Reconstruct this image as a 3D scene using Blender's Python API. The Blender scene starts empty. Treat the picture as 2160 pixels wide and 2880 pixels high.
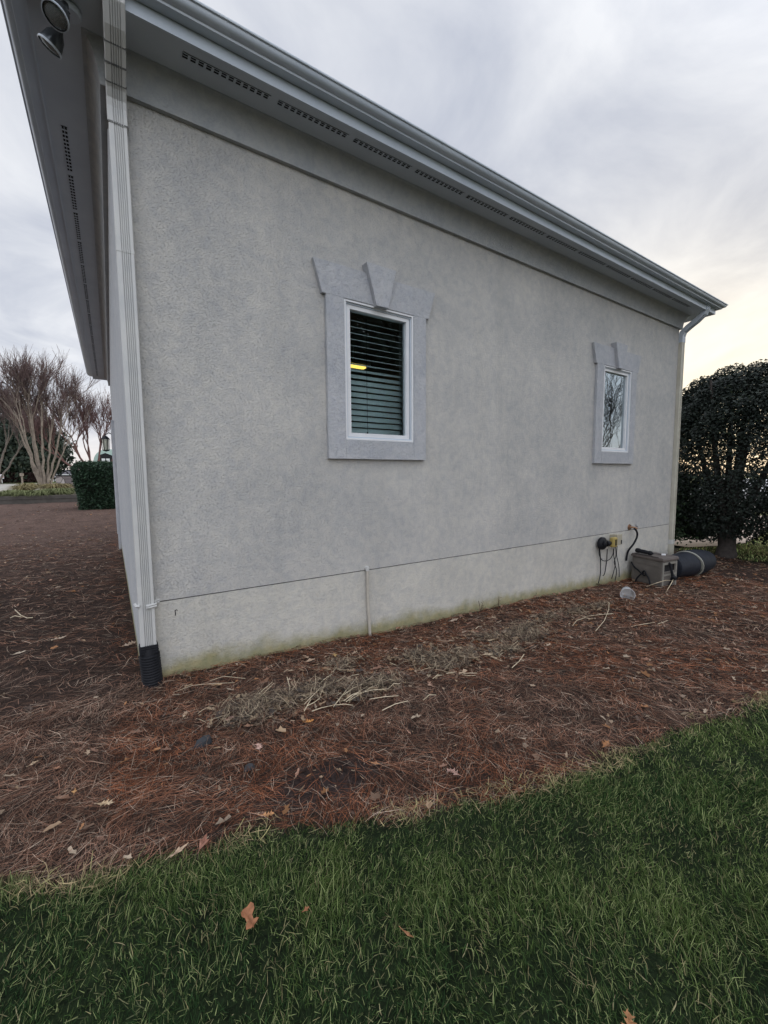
import bpy, math, random
import numpy as np
from mathutils import Vector, Matrix
random.seed(7); rng = np.random.default_rng(11)
SC = bpy.context.scene
COL = SC.collection

# ------------------------------------------------------------------ camera
CR = np.array([0.835848, -0.54891, -0.007492]); CU = np.array([0.054184, 0.068912, 0.99615]); CF = np.array([0.54628, 0.833036, -0.087342])
CC = np.array([-0.11454243, -3.41701124, 1.5]); FP = 1165.947
cd = bpy.data.cameras.new('camera'); cam = bpy.data.objects.new('camera', cd); COL.objects.link(cam)
cd.sensor_fit = 'VERTICAL'; cd.sensor_height = 36.0; cd.sensor_width = 27.0; cd.lens = FP/2880*36
cd.clip_start = 0.05; cd.clip_end = 2000
cam.matrix_world = Matrix(((CR[0], CU[0], -CF[0], CC[0]), (CR[1], CU[1], -CF[1], CC[1]), (CR[2], CU[2], -CF[2], CC[2]), (0, 0, 0, 1)))
SC.camera = cam

# ------------------------------------------------------------------ sky and sun
SUN_AZ = (0.92, 0.39); SUN_EL = math.radians(11)
SC.view_settings.view_transform = 'Standard'; SC.view_settings.look = 'None'
SC.view_settings.exposure = 0.34; SC.view_settings.gamma = 1.0
W = bpy.data.worlds.new('World'); SC.world = W; W.use_nodes = True
nt = W.node_tree; N = nt.nodes; Lk = nt.links; N.clear()
out = N.new('ShaderNodeOutputWorld'); bg = N.new('ShaderNodeBackground'); bg.inputs['Strength'].default_value = 0.1
Lk.new(bg.outputs[0], out.inputs['Surface'])
sky = N.new('ShaderNodeTexSky'); sky.sky_type = 'NISHITA'; sky.sun_disc = False
sky.sun_elevation = SUN_EL; sky.sun_rotation = math.atan2(SUN_AZ[0], SUN_AZ[1]); sky.air_density = 1.2; sky.dust_density = 2.0
tc = N.new('ShaderNodeTexCoord')
def vmath(op, a=None, b=None):
    n = N.new('ShaderNodeVectorMath'); n.operation = op
    if a is not None: Lk.new(a, n.inputs[0])
    if b is not None:
        if isinstance(b, tuple): n.inputs[1].default_value = b
        else: Lk.new(b, n.inputs[1])
    return n
def fm(op, a, b=None, clamp=False):
    n = N.new('ShaderNodeMath'); n.operation = op; n.use_clamp = clamp
    for i, v in enumerate((a, b)):
        if v is None: continue
        if isinstance(v, (int, float)): n.inputs[i].default_value = v
        else: Lk.new(v, n.inputs[i])
    return n.outputs[0]
nrm = vmath('NORMALIZE', tc.outputs['Generated'])
sep = N.new('ShaderNodeSeparateXYZ'); Lk.new(nrm.outputs[0], sep.inputs[0])
el = fm('MAXIMUM', sep.outputs[2], 0.0)
sd = Vector((SUN_AZ[0]*math.cos(SUN_EL), SUN_AZ[1]*math.cos(SUN_EL), math.sin(SUN_EL))).normalized()
dt = vmath('DOT_PRODUCT', nrm.outputs[0], tuple(sd)); dsun = fm('MAXIMUM', dt.outputs['Value'], 0.0)
# flattened coordinates of the cloud layer overhead
den = fm('ADD', el, 0.16)
cx = fm('DIVIDE', sep.outputs[0], den); cy = fm('DIVIDE', sep.outputs[1], den)
comb = N.new('ShaderNodeCombineXYZ'); Lk.new(cx, comb.inputs[0]); Lk.new(cy, comb.inputs[1])
n1 = N.new('ShaderNodeTexNoise'); n1.inputs['Scale'].default_value = 1.5; n1.inputs['Detail'].default_value = 7; n1.inputs['Roughness'].default_value = 0.56; n1.inputs['Distortion'].default_value = 0.6
Lk.new(comb.outputs[0], n1.inputs['Vector'])
r1 = N.new('ShaderNodeValToRGB'); Lk.new(n1.outputs['Fac'], r1.inputs[0])
r1.color_ramp.elements[0].position = 0.36; r1.color_ramp.elements[0].color = (4.4, 4.7, 5.5, 1)
r1.color_ramp.elements[1].position = 0.62; r1.color_ramp.elements[1].color = (7.1, 7.25, 7.6, 1)
def mix(fac, a, b, mode='MIX'):
    n = N.new('ShaderNodeMix'); n.data_type = 'RGBA'; n.blend_type = mode; n.clamp_result = False; n.clamp_factor = True
    for i, v in ((0, fac), (6, a), (7, b)):
        if isinstance(v, (int, float)): n.inputs[i].default_value = v
        elif isinstance(v, tuple): n.inputs[i].default_value = v
        else: Lk.new(v, n.inputs[i])
    return n.outputs[2]
# brighter and paler towards the horizon, warm glow low around the hidden sun
hz = fm('POWER', fm('SUBTRACT', 1.0, el), 6.0)
c1 = mix(fm('MULTIPLY', hz, 0.55), r1.outputs[0], (7.6, 7.85, 8.5, 1))
g1 = fm('MULTIPLY', fm('POWER', dsun, 6.0), fm('POWER', fm('SUBTRACT', 1.0, el), 4.0))
c2 = mix(fm('MULTIPLY', g1, 0.95), c1, (9.3, 8.5, 5.7, 1))
g0 = fm('MULTIPLY', fm('POWER', fm('SUBTRACT', 1.0, el), 22.0), 0.7)
c2b = mix(g0, c2, (9.0, 7.3, 5.6, 1))
c3a = mix(0.06, c2b, sky.outputs[0])
# sky brightening added overhead and behind the camera, out of view, to light the wall
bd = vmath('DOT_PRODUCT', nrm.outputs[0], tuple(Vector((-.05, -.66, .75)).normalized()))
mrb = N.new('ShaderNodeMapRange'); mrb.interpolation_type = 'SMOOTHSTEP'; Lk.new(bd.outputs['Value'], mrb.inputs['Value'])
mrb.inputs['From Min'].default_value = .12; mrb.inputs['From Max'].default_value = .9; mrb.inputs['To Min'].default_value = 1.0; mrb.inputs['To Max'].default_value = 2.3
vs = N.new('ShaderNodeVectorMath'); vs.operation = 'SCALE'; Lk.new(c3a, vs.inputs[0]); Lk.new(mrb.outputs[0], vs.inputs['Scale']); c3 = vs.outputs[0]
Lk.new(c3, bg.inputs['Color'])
sl = bpy.data.lights.new('sun', 'SUN'); sl.energy = 0.6; sl.angle = math.radians(12); sl.color = (1.0, 0.86, 0.66)
so = bpy.data.objects.new('sun', sl); COL.objects.link(so)
so.rotation_euler = Vector(sd).to_track_quat('Z', 'Y').to_euler()

# ------------------------------------------------------------------ place helpers
def ray(px, py): return CF + CR*(px-1080)/FP - CU*(py-1440)/FP
def at(px, py, Y=None, X=None, Z=None):
    d = ray(px, py)
    t = (Y-CC[1])/d[1] if Y is not None else (X-CC[0])/d[0] if X is not None else (Z-CC[2])/d[2]
    return CC+d*t
def sstep(a, b, x): t = np.clip((x-a)/(b-a), 0, 1); return t*t*(3-2*t)
def wob(x, y, s=1.0, k=0):
    return (np.sin(x*1.7*s+y*2.3*s+k)+np.sin(x*3.9*s-y*2.9*s+1.3+2*k)*.6+np.sin(-x*6.1*s+y*7.3*s+.7+k)*.35)/1.95
def base_z(x, y):
    x = np.asarray(x, float); y = np.asarray(y, float)
    right = -.033*np.clip(x, 0, 8.3)
    left = .25*sstep(9, 16.5, y)+.25*sstep(16.5, 30, y)+.4*sstep(30, 62, y)
    return right + left*(1-sstep(4, 8, x))
XL = [-40, -6, -3, -.54, -.25, -.11, .08, .39, .71, 1.16, 1.56, 1.87, 2.47, 3.02, 3.35, 3.75, 6, 9, 10.6]
YL = [-2.6, -1.5, -1.35, -1.46, -1.64, -1.66, -1.72, -1.81, -1.93, -2.10, -2.2, -2.26, -2.34, -2.40, -2.5, -2.55, -2.9, -2.6, -1.6]
def lawn_y(x): return np.interp(x, XL, YL)
def is_lawn(x, y):
    w = .05*wob(x, y, 3)+.025*wob(x, y, 9, 2)
    a = y < lawn_y(x)+w
    b = (x > 10.75+.25*wob(x*0, y, 2)+w)
    return a | b
def gz(x, y):
    return base_z(x, y)+.018*wob(np.asarray(x, float), np.asarray(y, float), 1.1)+.006*wob(np.asarray(x, float), np.asarray(y, float), 5)
def gat(px, py, dz=0.):
    z = 0.
    for _ in range(12):
        p = at(px, py, Z=z+dz); z = float(gz(p[0], p[1]))
    return p

# ------------------------------------------------------------------ mesh helpers
class MB:
    def __init__(s): s.v = []; s.f = []; s.m = []
    def add(s, v, f, m=0):
        b = len(s.v); s.v += [tuple(map(float, q)) for q in v]; s.f += [tuple(i+b for i in q) for q in f]; s.m += [m]*len(f)
    def box(s, a, b, m=0):
        (x0, y0, z0), (x1, y1, z1) = a, b
        s.add([(x0,y0,z0),(x1,y0,z0),(x1,y1,z0),(x0,y1,z0),(x0,y0,z1),(x1,y0,z1),(x1,y1,z1),(x0,y1,z1)],
              [(0,3,2,1),(4,5,6,7),(0,1,5,4),(1,2,6,5),(2,3,7,6),(3,0,4,7)], m)
    def obox(s, c, ax, ay, az, m=0):
        c = np.array(c, float); ax, ay, az = map(lambda q: np.array(q, float), (ax, ay, az))
        P = [c+i*ax+j*ay+k*az for k in (-1, 1) for (i, j) in ((-1,-1),(1,-1),(1,1),(-1,1))]
        s.add(P, [(0,3,2,1),(4,5,6,7),(0,1,5,4),(1,2,6,5),(2,3,7,6),(3,0,4,7)], m)
    def prism(s, pts, y0, y1, m=0):
        """polygon of (x,z), extruded from y0 (front) to y1"""
        n = len(pts); v = [(x, y0, z) for x, z in pts]+[(x, y1, z) for x, z in pts]
        f = [tuple(range(n)), tuple(range(2*n-1, n-1, -1))]+[(i, i+n, (i+1) % n+n, (i+1) % n) for i in range(n)]
        s.add(v, f, m)
    def tube(s, pts, r, n=6, m=0, cap=True):
        P = [np.array(p, float) for p in pts]; k = len(P)
        R = r if hasattr(r, '__len__') else [r]*k
        V = []; t0 = P[1]-P[0]; up = np.array([0, 0, 1.]) if abs(t0[2]) < .9*np.linalg.norm(t0) else np.array([1., 0, 0])
        u = np.cross(t0, up); u /= np.linalg.norm(u)
        for i in range(k):
            t = P[min(i+1, k-1)]-P[max(i-1, 0)]; t = t/(np.linalg.norm(t)+1e-9)
            u = u-t*(u@t); u /= np.linalg.norm(u)+1e-9; w = np.cross(t, u)
            V += [P[i]+R[i]*(math.cos(2*math.pi*j/n)*u+math.sin(2*math.pi*j/n)*w) for j in range(n)]
        F = [(i*n+j, i*n+(j+1) % n, (i+1)*n+(j+1) % n, (i+1)*n+j) for i in range(k-1) for j in range(n)]
        if cap: F += [tuple(range(n-1, -1, -1)), tuple(range((k-1)*n, k*n))]
        s.add(V, F, m)
    def lathe(s, c, axis, prof, n=20, m=0):
        """prof list of (r, t along axis)"""
        axis = np.array(axis, float); axis /= np.linalg.norm(axis); c = np.array(c, float)
        up = np.array([0, 0, 1.]) if abs(axis[2]) < .9 else np.array([1., 0, 0])
        u = np.cross(axis, up); u /= np.linalg.norm(u); w = np.cross(axis, u)
        V = [c+axis*t+r*(math.cos(2*math.pi*j/n)*u+math.sin(2*math.pi*j/n)*w) for r, t in prof for j in range(n)]
        F = [(i*n+j, i*n+(j+1) % n, (i+1)*n+(j+1) % n, (i+1)*n+j) for i in range(len(prof)-1) for j in range(n)]
        s.add(V, F, m)
    def ring(s, prof, L, Wd, m=0, closed=False):
        """sweep an eave profile (d, z) round the house footprint with mitred corners"""
        V = []
        for d, z in prof: V += [(-d, -d, z), (L+d, -d, z), (L+d, Wd+d, z), (-d, Wd+d, z)]
        k = len(prof); rr = range(k if closed else k-1)
        F = [(i*4+j, i*4+(j+1) % 4, ((i+1) % k)*4+(j+1) % 4, ((i+1) % k)*4+j) for i in rr for j in range(4)]
        s.add(V, F, m)
    def build(s, name, mats, parent=None, smooth=False, bevel=0, loc=None):
        me = bpy.data.meshes.new(name); me.from_pydata(s.v, [], s.f)
        mats = mats if isinstance(mats, (list, tuple)) else [mats]
        for q in mats: me.materials.append(q)
        me.polygons.foreach_set('material_index', s.m)
        if smooth: me.polygons.foreach_set('use_smooth', [True]*len(s.f))
        me.validate(); me.update()
        o = bpy.data.objects.new(name, me); COL.objects.link(o)
        if parent is not None:
            o.parent = parent; o.matrix_parent_inverse = parent.matrix_world.inverted() if False else Matrix.Translation(-Vector(parent.location))
        if bevel:
            b = o.modifiers.new('bevel', 'BEVEL'); b.width = bevel; b.segments = 2; b.limit_method = 'ANGLE'
        if smooth and hasattr(me, 'set_sharp_from_angle'): me.set_sharp_from_angle(angle=math.radians(40))
        return o
def tag(o, label, cat, group=None, kind=None):
    o['label'] = label
    if cat: o['category'] = cat
    if group: o['group'] = group
    if kind: o['kind'] = kind
    return o
def thing(name, loc, label, cat, group=None):
    o = bpy.data.objects.new(name, None); o.empty_display_size = .1; COL.objects.link(o); o.location = tuple(map(float, loc))
    return tag(o, label, cat, group)
def struct(o, label=None):
    o['kind'] = 'structure'
    if label: o['label'] = label
    return o
def big_mesh(name, V, F4, mat, colors=None, parent=None, smooth=False, tri=False):
    """numpy arrays: V (n,3), F (m,3 or 4)"""
    me = bpy.data.meshes.new(name); k = F4.shape[1]
    me.vertices.add(len(V)); me.vertices.foreach_set('co', V.astype(np.float32).ravel())
    me.loops.add(F4.size); me.loops.foreach_set('vertex_index', F4.astype(np.int32).ravel())
    me.polygons.add(len(F4)); me.polygons.foreach_set('loop_start', np.arange(0, F4.size, k, dtype=np.int32))
    me.polygons.foreach_set('loop_total', np.full(len(F4), k, dtype=np.int32))
    if smooth: me.polygons.foreach_set('use_smooth', np.ones(len(F4), bool))
    me.materials.append(mat)
    me.update(calc_edges=True)
    if colors is not None:
        a = me.attributes.new('col', 'FLOAT_COLOR', 'POINT')
        a.data.foreach_set('color', np.hstack([colors, np.ones((len(colors), 1))]).astype(np.float32).ravel())
    o = bpy.data.objects.new(name, me); COL.objects.link(o)
    if parent is not None: o.parent = parent; o.matrix_parent_inverse = Matrix.Translation(-Vector(parent.location))
    return o

# ------------------------------------------------------------------ materials
def new_mat(name, rough=.6, color=(.5, .5, .5), metallic=0., spec=.5):
    m = bpy.data.materials.new(name); m.use_nodes = True
    b = m.node_tree.nodes['Principled BSDF']; b.inputs['Roughness'].default_value = rough
    b.inputs['Base Color'].default_value = (*color, 1); b.inputs['Metallic'].default_value = metallic
    b.inputs['Specular IOR Level'].default_value = spec
    return m, m.node_tree, b
def noise(t, scale, detail=4, rough=.5, vec=None, dist=0.):
    n = t.nodes.new('ShaderNodeTexNoise'); n.inputs['Scale'].default_value = scale; n.inputs['Detail'].default_value = detail
    n.inputs['Roughness'].default_value = rough; n.inputs['Distortion'].default_value = dist
    if vec is None:
        g = t.nodes.new('ShaderNodeTexCoord'); vec = g.outputs['Object']
    t.links.new(vec, n.inputs['Vector']); return n
def ramp(t, fac, stops):
    r = t.nodes.new('ShaderNodeValToRGB'); t.links.new(fac, r.inputs[0]); e = r.color_ramp.elements
    while len(e) < len(stops): e.new(.5)
    for i, (p, c) in enumerate(stops): e[i].position = p; e[i].color = (*c, 1) if len(c) == 3 else c
    return r
def mixc(t, fac, a, b, mode='MIX'):
    n = t.nodes.new('ShaderNodeMix'); n.data_type = 'RGBA'; n.blend_type = mode
    for i, v in ((0, fac), (6, a), (7, b)):
        if isinstance(v, (int, float)): n.inputs[i].default_value = v
        elif isinstance(v, tuple): n.inputs[i].default_value = (*v, 1)
        else: t.links.new(v, n.inputs[i])
    return n.outputs[2]
def bump(t, b, h, strength=.5, dist=.01, prev=None):
    n = t.nodes.new('ShaderNodeBump'); n.inputs['Strength'].default_value = strength; n.inputs['Distance'].default_value = dist
    t.links.new(h, n.inputs['Height'])
    if prev is not None: t.links.new(prev, n.inputs['Normal'])
    t.links.new(n.outputs[0], b.inputs['Normal']); return n.outputs[0]
def mottled(name, c1, c2, scale=6, rough=.6, bmp=.0, bscale=60, spec=.4, metallic=0.):
    m, t, b = new_mat(name, rough, c1, metallic, spec)
    n = noise(t, scale, 5, .6); r = ramp(t, n.outputs['Fac'], [(.3, c1), (.7, c2)]); t.links.new(r.outputs[0], b.inputs['Base Color'])
    if bmp: bump(t, b, noise(t, bscale, 3).outputs['Fac'], bmp, .004)
    return m
def attr_mat(name, rough=.7, spec=.2, trans=0.):
    m, t, b = new_mat(name, rough, (.5, .5, .5), 0, spec)
    a = t.nodes.new('ShaderNodeAttribute'); a.attribute_name = 'col'; t.links.new(a.outputs['Color'], b.inputs['Base Color'])
    if trans:
        tr = t.nodes.new('ShaderNodeBsdfTranslucent'); t.links.new(a.outputs['Color'], tr.inputs[0])
        mx = t.nodes.new('ShaderNodeMixShader'); mx.inputs[0].default_value = trans
        o = t.nodes['Material Output']; t.links.new(b.outputs[0], mx.inputs[1]); t.links.new(tr.outputs[0], mx.inputs[2]); t.links.new(mx.outputs[0], o.inputs[0])
    return m

def make_stucco(name, c1, c2, grain, moss=True, worm=1.0):
    m, t, b = new_mat(name, .92, c1, 0, .15)
    g = t.nodes.new('ShaderNodeTexCoord'); ob = g.outputs['Object']
    # trowelled finish: long pits dragged through a fine grain
    mp = t.nodes.new('ShaderNodeMapping'); mp.inputs['Scale'].default_value = (1, 1, 1); mp.inputs['Rotation'].default_value = (0, .5, 0); t.links.new(ob, mp.inputs[0])
    mp2 = t.nodes.new('ShaderNodeMapping'); mp2.inputs['Scale'].default_value = (.7, 1, 1.15); t.links.new(mp.outputs[0], mp2.inputs[0])
    w = noise(t, grain*.75, 6, .7, mp2.outputs[0], .15)
    wr = ramp(t, w.outputs['Fac'], [(.34, (0, 0, 0)), (.48, (1, 1, 1))])
    fine = noise(t, 190, 2, .6, ob); mid = noise(t, 45, 3, .6, ob)
    big = noise(t, 1.3, 5, .62, ob, .4); big2 = noise(t, 11, 6, .7, ob, .5)
    base = ramp(t, big.outputs['Fac'], [(.32, c1), (.68, c2)]).outputs[0]
    blot = ramp(t, big2.outputs['Fac'], [(.36, (.87, .88, .90)), (.60, (1.04, 1.03, 1.0))]).outputs[0]
    c = mixc(t, 1.0, base, blot, 'MULTIPLY')
    pit_shade = ramp(t, w.outputs['Fac'], [(.33, (.74-.12*worm,)*3), (.50, (1.02, 1.02, 1.02))]).outputs[0]  # pits darkened in the colour, standing in for shade the bump barely shows
    c = mixc(t, .6*worm, c, pit_shade, 'MULTIPLY')
    mps = t.nodes.new('ShaderNodeMapping'); mps.inputs['Scale'].default_value = (3.2, 3.2, .22); t.links.new(ob, mps.inputs[0])
    st_ = ramp(t, noise(t, 1.6, 5, .65, mps.outputs[0]).outputs['Fac'], [(.35, (.88, .87, .85)), (.58, (1.02, 1.02, 1.02))]).outputs[0]; c = mixc(t, .22, c, st_, 'MULTIPLY')
    if moss:
        sp = t.nodes.new('ShaderNodeSeparateXYZ'); t.links.new(ob, sp.inputs[0])
        # height over the soil, which falls to the right
        a = t.nodes.new('ShaderNodeMath'); a.operation = 'MULTIPLY_ADD'; t.links.new(sp.outputs[0], a.inputs[0]); a.inputs[1].default_value = .033; t.links.new(sp.outputs[2], a.inputs[2])
        mn = noise(t, 3.5, 5, .65, ob)
        s = t.nodes.new('ShaderNodeMath'); s.operation = 'MULTIPLY_ADD'; t.links.new(mn.outputs['Fac'], s.inputs[0]); s.inputs[1].default_value = -.30; t.links.new(a.outputs[0], s.inputs[2])
        f = ramp(t, s.outputs[0], [(-.0, (1, 1, 1)), (.0, (0, 0, 0))])
        mr = t.nodes.new('ShaderNodeMapRange'); mr.interpolation_type = 'SMOOTHSTEP'; t.links.new(s.outputs[0], mr.inputs['Value'])
        mr.inputs['From Min'].default_value = .05; mr.inputs['From Max'].default_value = -.13; mr.inputs['To Min'].default_value = 0; mr.inputs['To Max'].default_value = .85
        t.nodes.remove(f)
        mc = ramp(t, noise(t, 9, 4, .6, ob).outputs['Fac'], [(.35, (.20, .20, .09)), (.65, (.33, .29, .13))]).outputs[0]
        c = mixc(t, mr.outputs[0], c, mc)
    t.links.new(c, b.inputs['Base Color'])
    h = t.nodes.new('ShaderNodeMath'); h.operation = 'MULTIPLY_ADD'; t.links.new(fine.outputs['Fac'], h.inputs[0]); h.inputs[1].default_value = .35; t.links.new(wr.outputs[0], h.inputs[2])
    n0 = bump(t, b, mid.outputs['Fac'], .8, .008)
    bump(t, b, h.outputs[0], .8*worm+.12, .0035, n0)
    return m
M = {}
M['stucco'] = make_stucco('stucco_field', (.445, .445, .442), (.56, .548, .525), 135, True, .85)
M['stucco_base'] = make_stucco('stucco_base', (.50, .49, .46), (.585, .57, .53), 140, True, .7)
M['stucco_side'] = make_stucco('stucco_side', (.50, .52, .55), (.56, .57, .585), 120)
M['stucco_fine'] = make_stucco('stucco_trim', (.42, .435, .465), (.48, .49, .52), 120, False, .7)
M['frieze'] = make_stucco('stucco_frieze', (.40, .425, .45), (.45, .465, .48), 120, False, .3)
M['soffit'] = mottled('soffit_vinyl', (.44, .485, .54), (.50, .545, .59), 3, .55, .15, 90)
M['white_alu'] = mottled('aluminium_white', (.46, .52, .59), (.54, .60, .66), 2.2, .34, .05, 30, .5)
M['spout'] = mottled('downspout_paint', (.47, .48, .48), (.56, .56, .54), 5, .38, .06, 40, .5)
M['seam'] = mottled('seam_dark', (.10, .105, .11), (.18, .18, .18), 12, .6)
M['pvc'] = mottled('aged_pvc', (.40, .37, .32), (.50, .47, .41), 14, .5)
M['frame'] = mottled('window_white', (.66, .67, .69), (.74, .75, .76), 6, .35)
M['groove'] = mottled('joint_sealant_dark', (.03, .03, .035), (.06, .055, .05), 20, .9)
M['shingle'] = mottled('roof_shingle', (.06, .06, .075), (.13, .12, .13), 30, .95, .6, 120)
M['black'] = mottled('black_plastic', (.006, .007, .010), (.014, .015, .019), 8, .5, .1, 40, .22)
M['dark'] = mottled('dark_void', (.015, .015, .018), (.02, .02, .022), 4, .9)
M['interior'] = mottled('interior_paint', (.22, .20, .16), (.28, .25, .2), 2, .8)
M['blind'] = mottled('blind_slat', (.66, .80, .80), (.74, .86, .86), 3, .45)
# glass
m = bpy.data.materials.new('window_glass'); m.use_nodes = True; t = m.node_tree; t.nodes.clear()
o_ = t.nodes.new('ShaderNodeOutputMaterial'); tr = t.nodes.new('ShaderNodeBsdfTransparent'); tr.inputs[0].default_value = (.86, .93, .94, 1)
gl = t.nodes.new('ShaderNodeBsdfGlossy'); gl.inputs['Roughness'].default_value = .015; gl.inputs['Color'].default_value = (.80, .92, .98, 1)
fr = t.nodes.new('ShaderNodeFresnel'); fr.inputs[0].default_value = 1.5
ml = t.nodes.new('ShaderNodeMath'); ml.operation = 'MULTIPLY_ADD'; t.links.new(fr.outputs[0], ml.inputs[0]); ml.inputs[1].default_value = 4.2; ml.inputs[2].default_value = .0; ml.use_clamp = True
mx = t.nodes.new('ShaderNodeMixShader'); t.links.new(ml.outputs[0], mx.inputs[0]); t.links.new(tr.outputs[0], mx.inputs[1]); t.links.new(gl.outputs[0], mx.inputs[2]); t.links.new(mx.outputs[0], o_.inputs[0])
nn = noise(t, 2.6, 1, .4); bp = t.nodes.new('ShaderNodeBump'); bp.inputs['Strength'].default_value = .22; bp.inputs['Distance'].default_value = .006
t.links.new(nn.outputs['Fac'], bp.inputs['Height']); t.links.new(bp.outputs[0], gl.inputs['Normal'])
M['glass'] = m
m = bpy.data.materials.new('lamp_glass'); m.use_nodes = True; t = m.node_tree; b = t.nodes['Principled BSDF']
b.inputs['Base Color'].default_value = (.5, .55, .55, 1); b.inputs['Roughness'].default_value = .08; b.inputs['Alpha'].default_value = .35; b.inputs['Metallic'].default_value = .2
M['lampglass'] = m
m, t, b = new_mat('tube_light'); b.inputs['Emission Color'].default_value = (1, .66, .13, 1); b.inputs['Emission Strength'].default_value = 1.5; M['emit'] = m
M['needle'] = attr_mat('pine_needles', .75, .15)
M['blade'] = attr_mat('grass_blades', .65, .08, .3)
M['leafdry'] = attr_mat('dry_leaves', .7, .2, .15)
M['stem'] = attr_mat('straw_stems', .6, .25)
M['leafgreen'] = attr_mat('green_leaves', .5, .28, .10)
M['twig'] = attr_mat('twigs', .85, .1)

# ------------------------------------------------------------------ ground, lawn soil and paving
def ground_material():
    m, t, b = new_mat('soil_and_straw', .95, (.08, .05, .035), 0, .1)
    g = t.nodes.new('ShaderNodeTexCoord'); ob = g.outputs['Object']
    at_ = t.nodes.new('ShaderNodeAttribute'); at_.attribute_name = 'col'
    a = noise(t, 26, 5, .7, ob, 1.5); s = noise(t, 3, 4, .6, ob)
    r = ramp(t, a.outputs['Fac'], [(.3, (.35, .35, .35)), (.5, (.95, .95, .95)), (.7, (1.7, 1.6, 1.5))]).outputs[0]
    r2 = ramp(t, s.outputs['Fac'], [(.3, (.75, .75, .75)), (.7, (1.2, 1.2, 1.2))]).outputs[0]
    c = mixc(t, 1., mixc(t, 1., at_.outputs['Color'], r, 'MULTIPLY'), r2, 'MULTIPLY'); t.links.new(c, b.inputs['Base Color'])
    bump(t, b, a.outputs['Fac'], .9, .03)
    return m
def axis(pts):
    o = []
    for (a, b, s) in pts: o += list(np.arange(a, b, s))
    return np.array(o+[pts[-1][1]])
gx = axis([(-400, -60, 40), (-60, -12, 4), (-12, -4, .5), (-4, 7, .09), (7, 18, .3), (18, 60, 4), (60, 400, 40)])
gy = axis([(-400, -60, 40), (-60, -12, 6), (-12, -5, .7), (-5, 3, .09), (3, 14, .4), (14, 70, 2), (70, 400, 30)])
X, Y = np.meshgrid(gx, gy); Z = gz(X, Y)
edge = lawn_y(X)-Y
Z = Z+np.where((X > -4) & (X < 7), .012*sstep(-.05, .1, edge), 0)
V = np.stack([X, Y, Z], -1).reshape(-1, 3); nx, ny = len(gx), len(gy)
I = (np.arange(ny-1)[:, None]*nx+np.arange(nx-1)[None]).ravel()
F = np.stack([I, I+1, I+1+nx, I+nx], -1)
lw = is_lawn(V[:, 0], V[:, 1])
colr = np.where(lw[:, None], np.array([[.014, .024, .010]]), np.array([[.050, .034, .028]]))
mf = sstep(3, 9, V[:, 1])*(V[:, 0] < 1)*(~lw); colr = colr*(1-mf[:, None])+np.array([[.125, .085, .072]])*mf[:, None]
far = (V[:, 1] > 30) | (V[:, 0] > 12); colr = np.where(far[:, None], np.array([[.20, .21, .10]]), colr)  # far ground coloured brighter too, as if in sun
patch = np.exp(-(((V[:, 0]-.72)/.35)**2+((V[:, 1]+1.62)/.16)**2)); colr = colr*(1-patch[:, None])+np.array([[.045, .033, .032]])*patch[:, None]
struct(big_mesh('ground', V, F, ground_material(), colr, smooth=True), 'brown soil under pine straw and lawn')
def poly_sheet(name, pts, mat, dz=.03, label=None):
    b = MB(); b.add([(x, y, float(base_z(x, y))+dz) for x, y in pts], [tuple(range(len(pts)))]); return struct(b.build(name, mat), label)
M['asphalt'] = mottled('pale_asphalt', (.34, .32, .29), (.42, .40, .36), .5, .9, .2, 8)
M['concrete'] = mottled('walk_concrete', (.46, .37, .31), (.54, .44, .37), 2, .9, .2, 40)
def strip(name, A, B, mat, dz, label):
    b = MB(); n = len(A); b.add([(x, y, float(base_z(x, y))+dz) for x, y in A]+[(x, y, float(base_z(x, y))+dz) for x, y in B], [(i, i+1, n+i+1, n+i) for i in range(n-1)]); return struct(b.build(name, mat), label)
xs = [-60, -30, -20, -12, -8, -4, 0, 4]
rows = [27.5, 31, 36, 42, 50, 60]
b = MB(); b.add([(x, y, float(base_z(-5, y))+.045) for y in rows for x in xs], [(r*8+i, r*8+i+1, r*8+8+i+1, r*8+8+i) for r in range(5) for i in range(7)])
struct(b.build('road', M['asphalt']), 'pale grey road beyond the planted bed')
strip('sidewalk', [(11.2, .75), (12, .42), (13, .2), (14.5, .35), (16, .62), (22, 1.6)], [(11.6, 2.6), (12.6, 2.2), (13.5, 1.7), (15, 1.5), (17, 1.7), (22, 2.9)], M['concrete'], .035, 'pinkish concrete path behind the tree')
poly_sheet('parking_lot', [(17.5, 3.2), (60, 2), (60, 60), (14, 60), (14, 6)], M['asphalt'], .05, 'pale paved lot beyond the tree')

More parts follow.
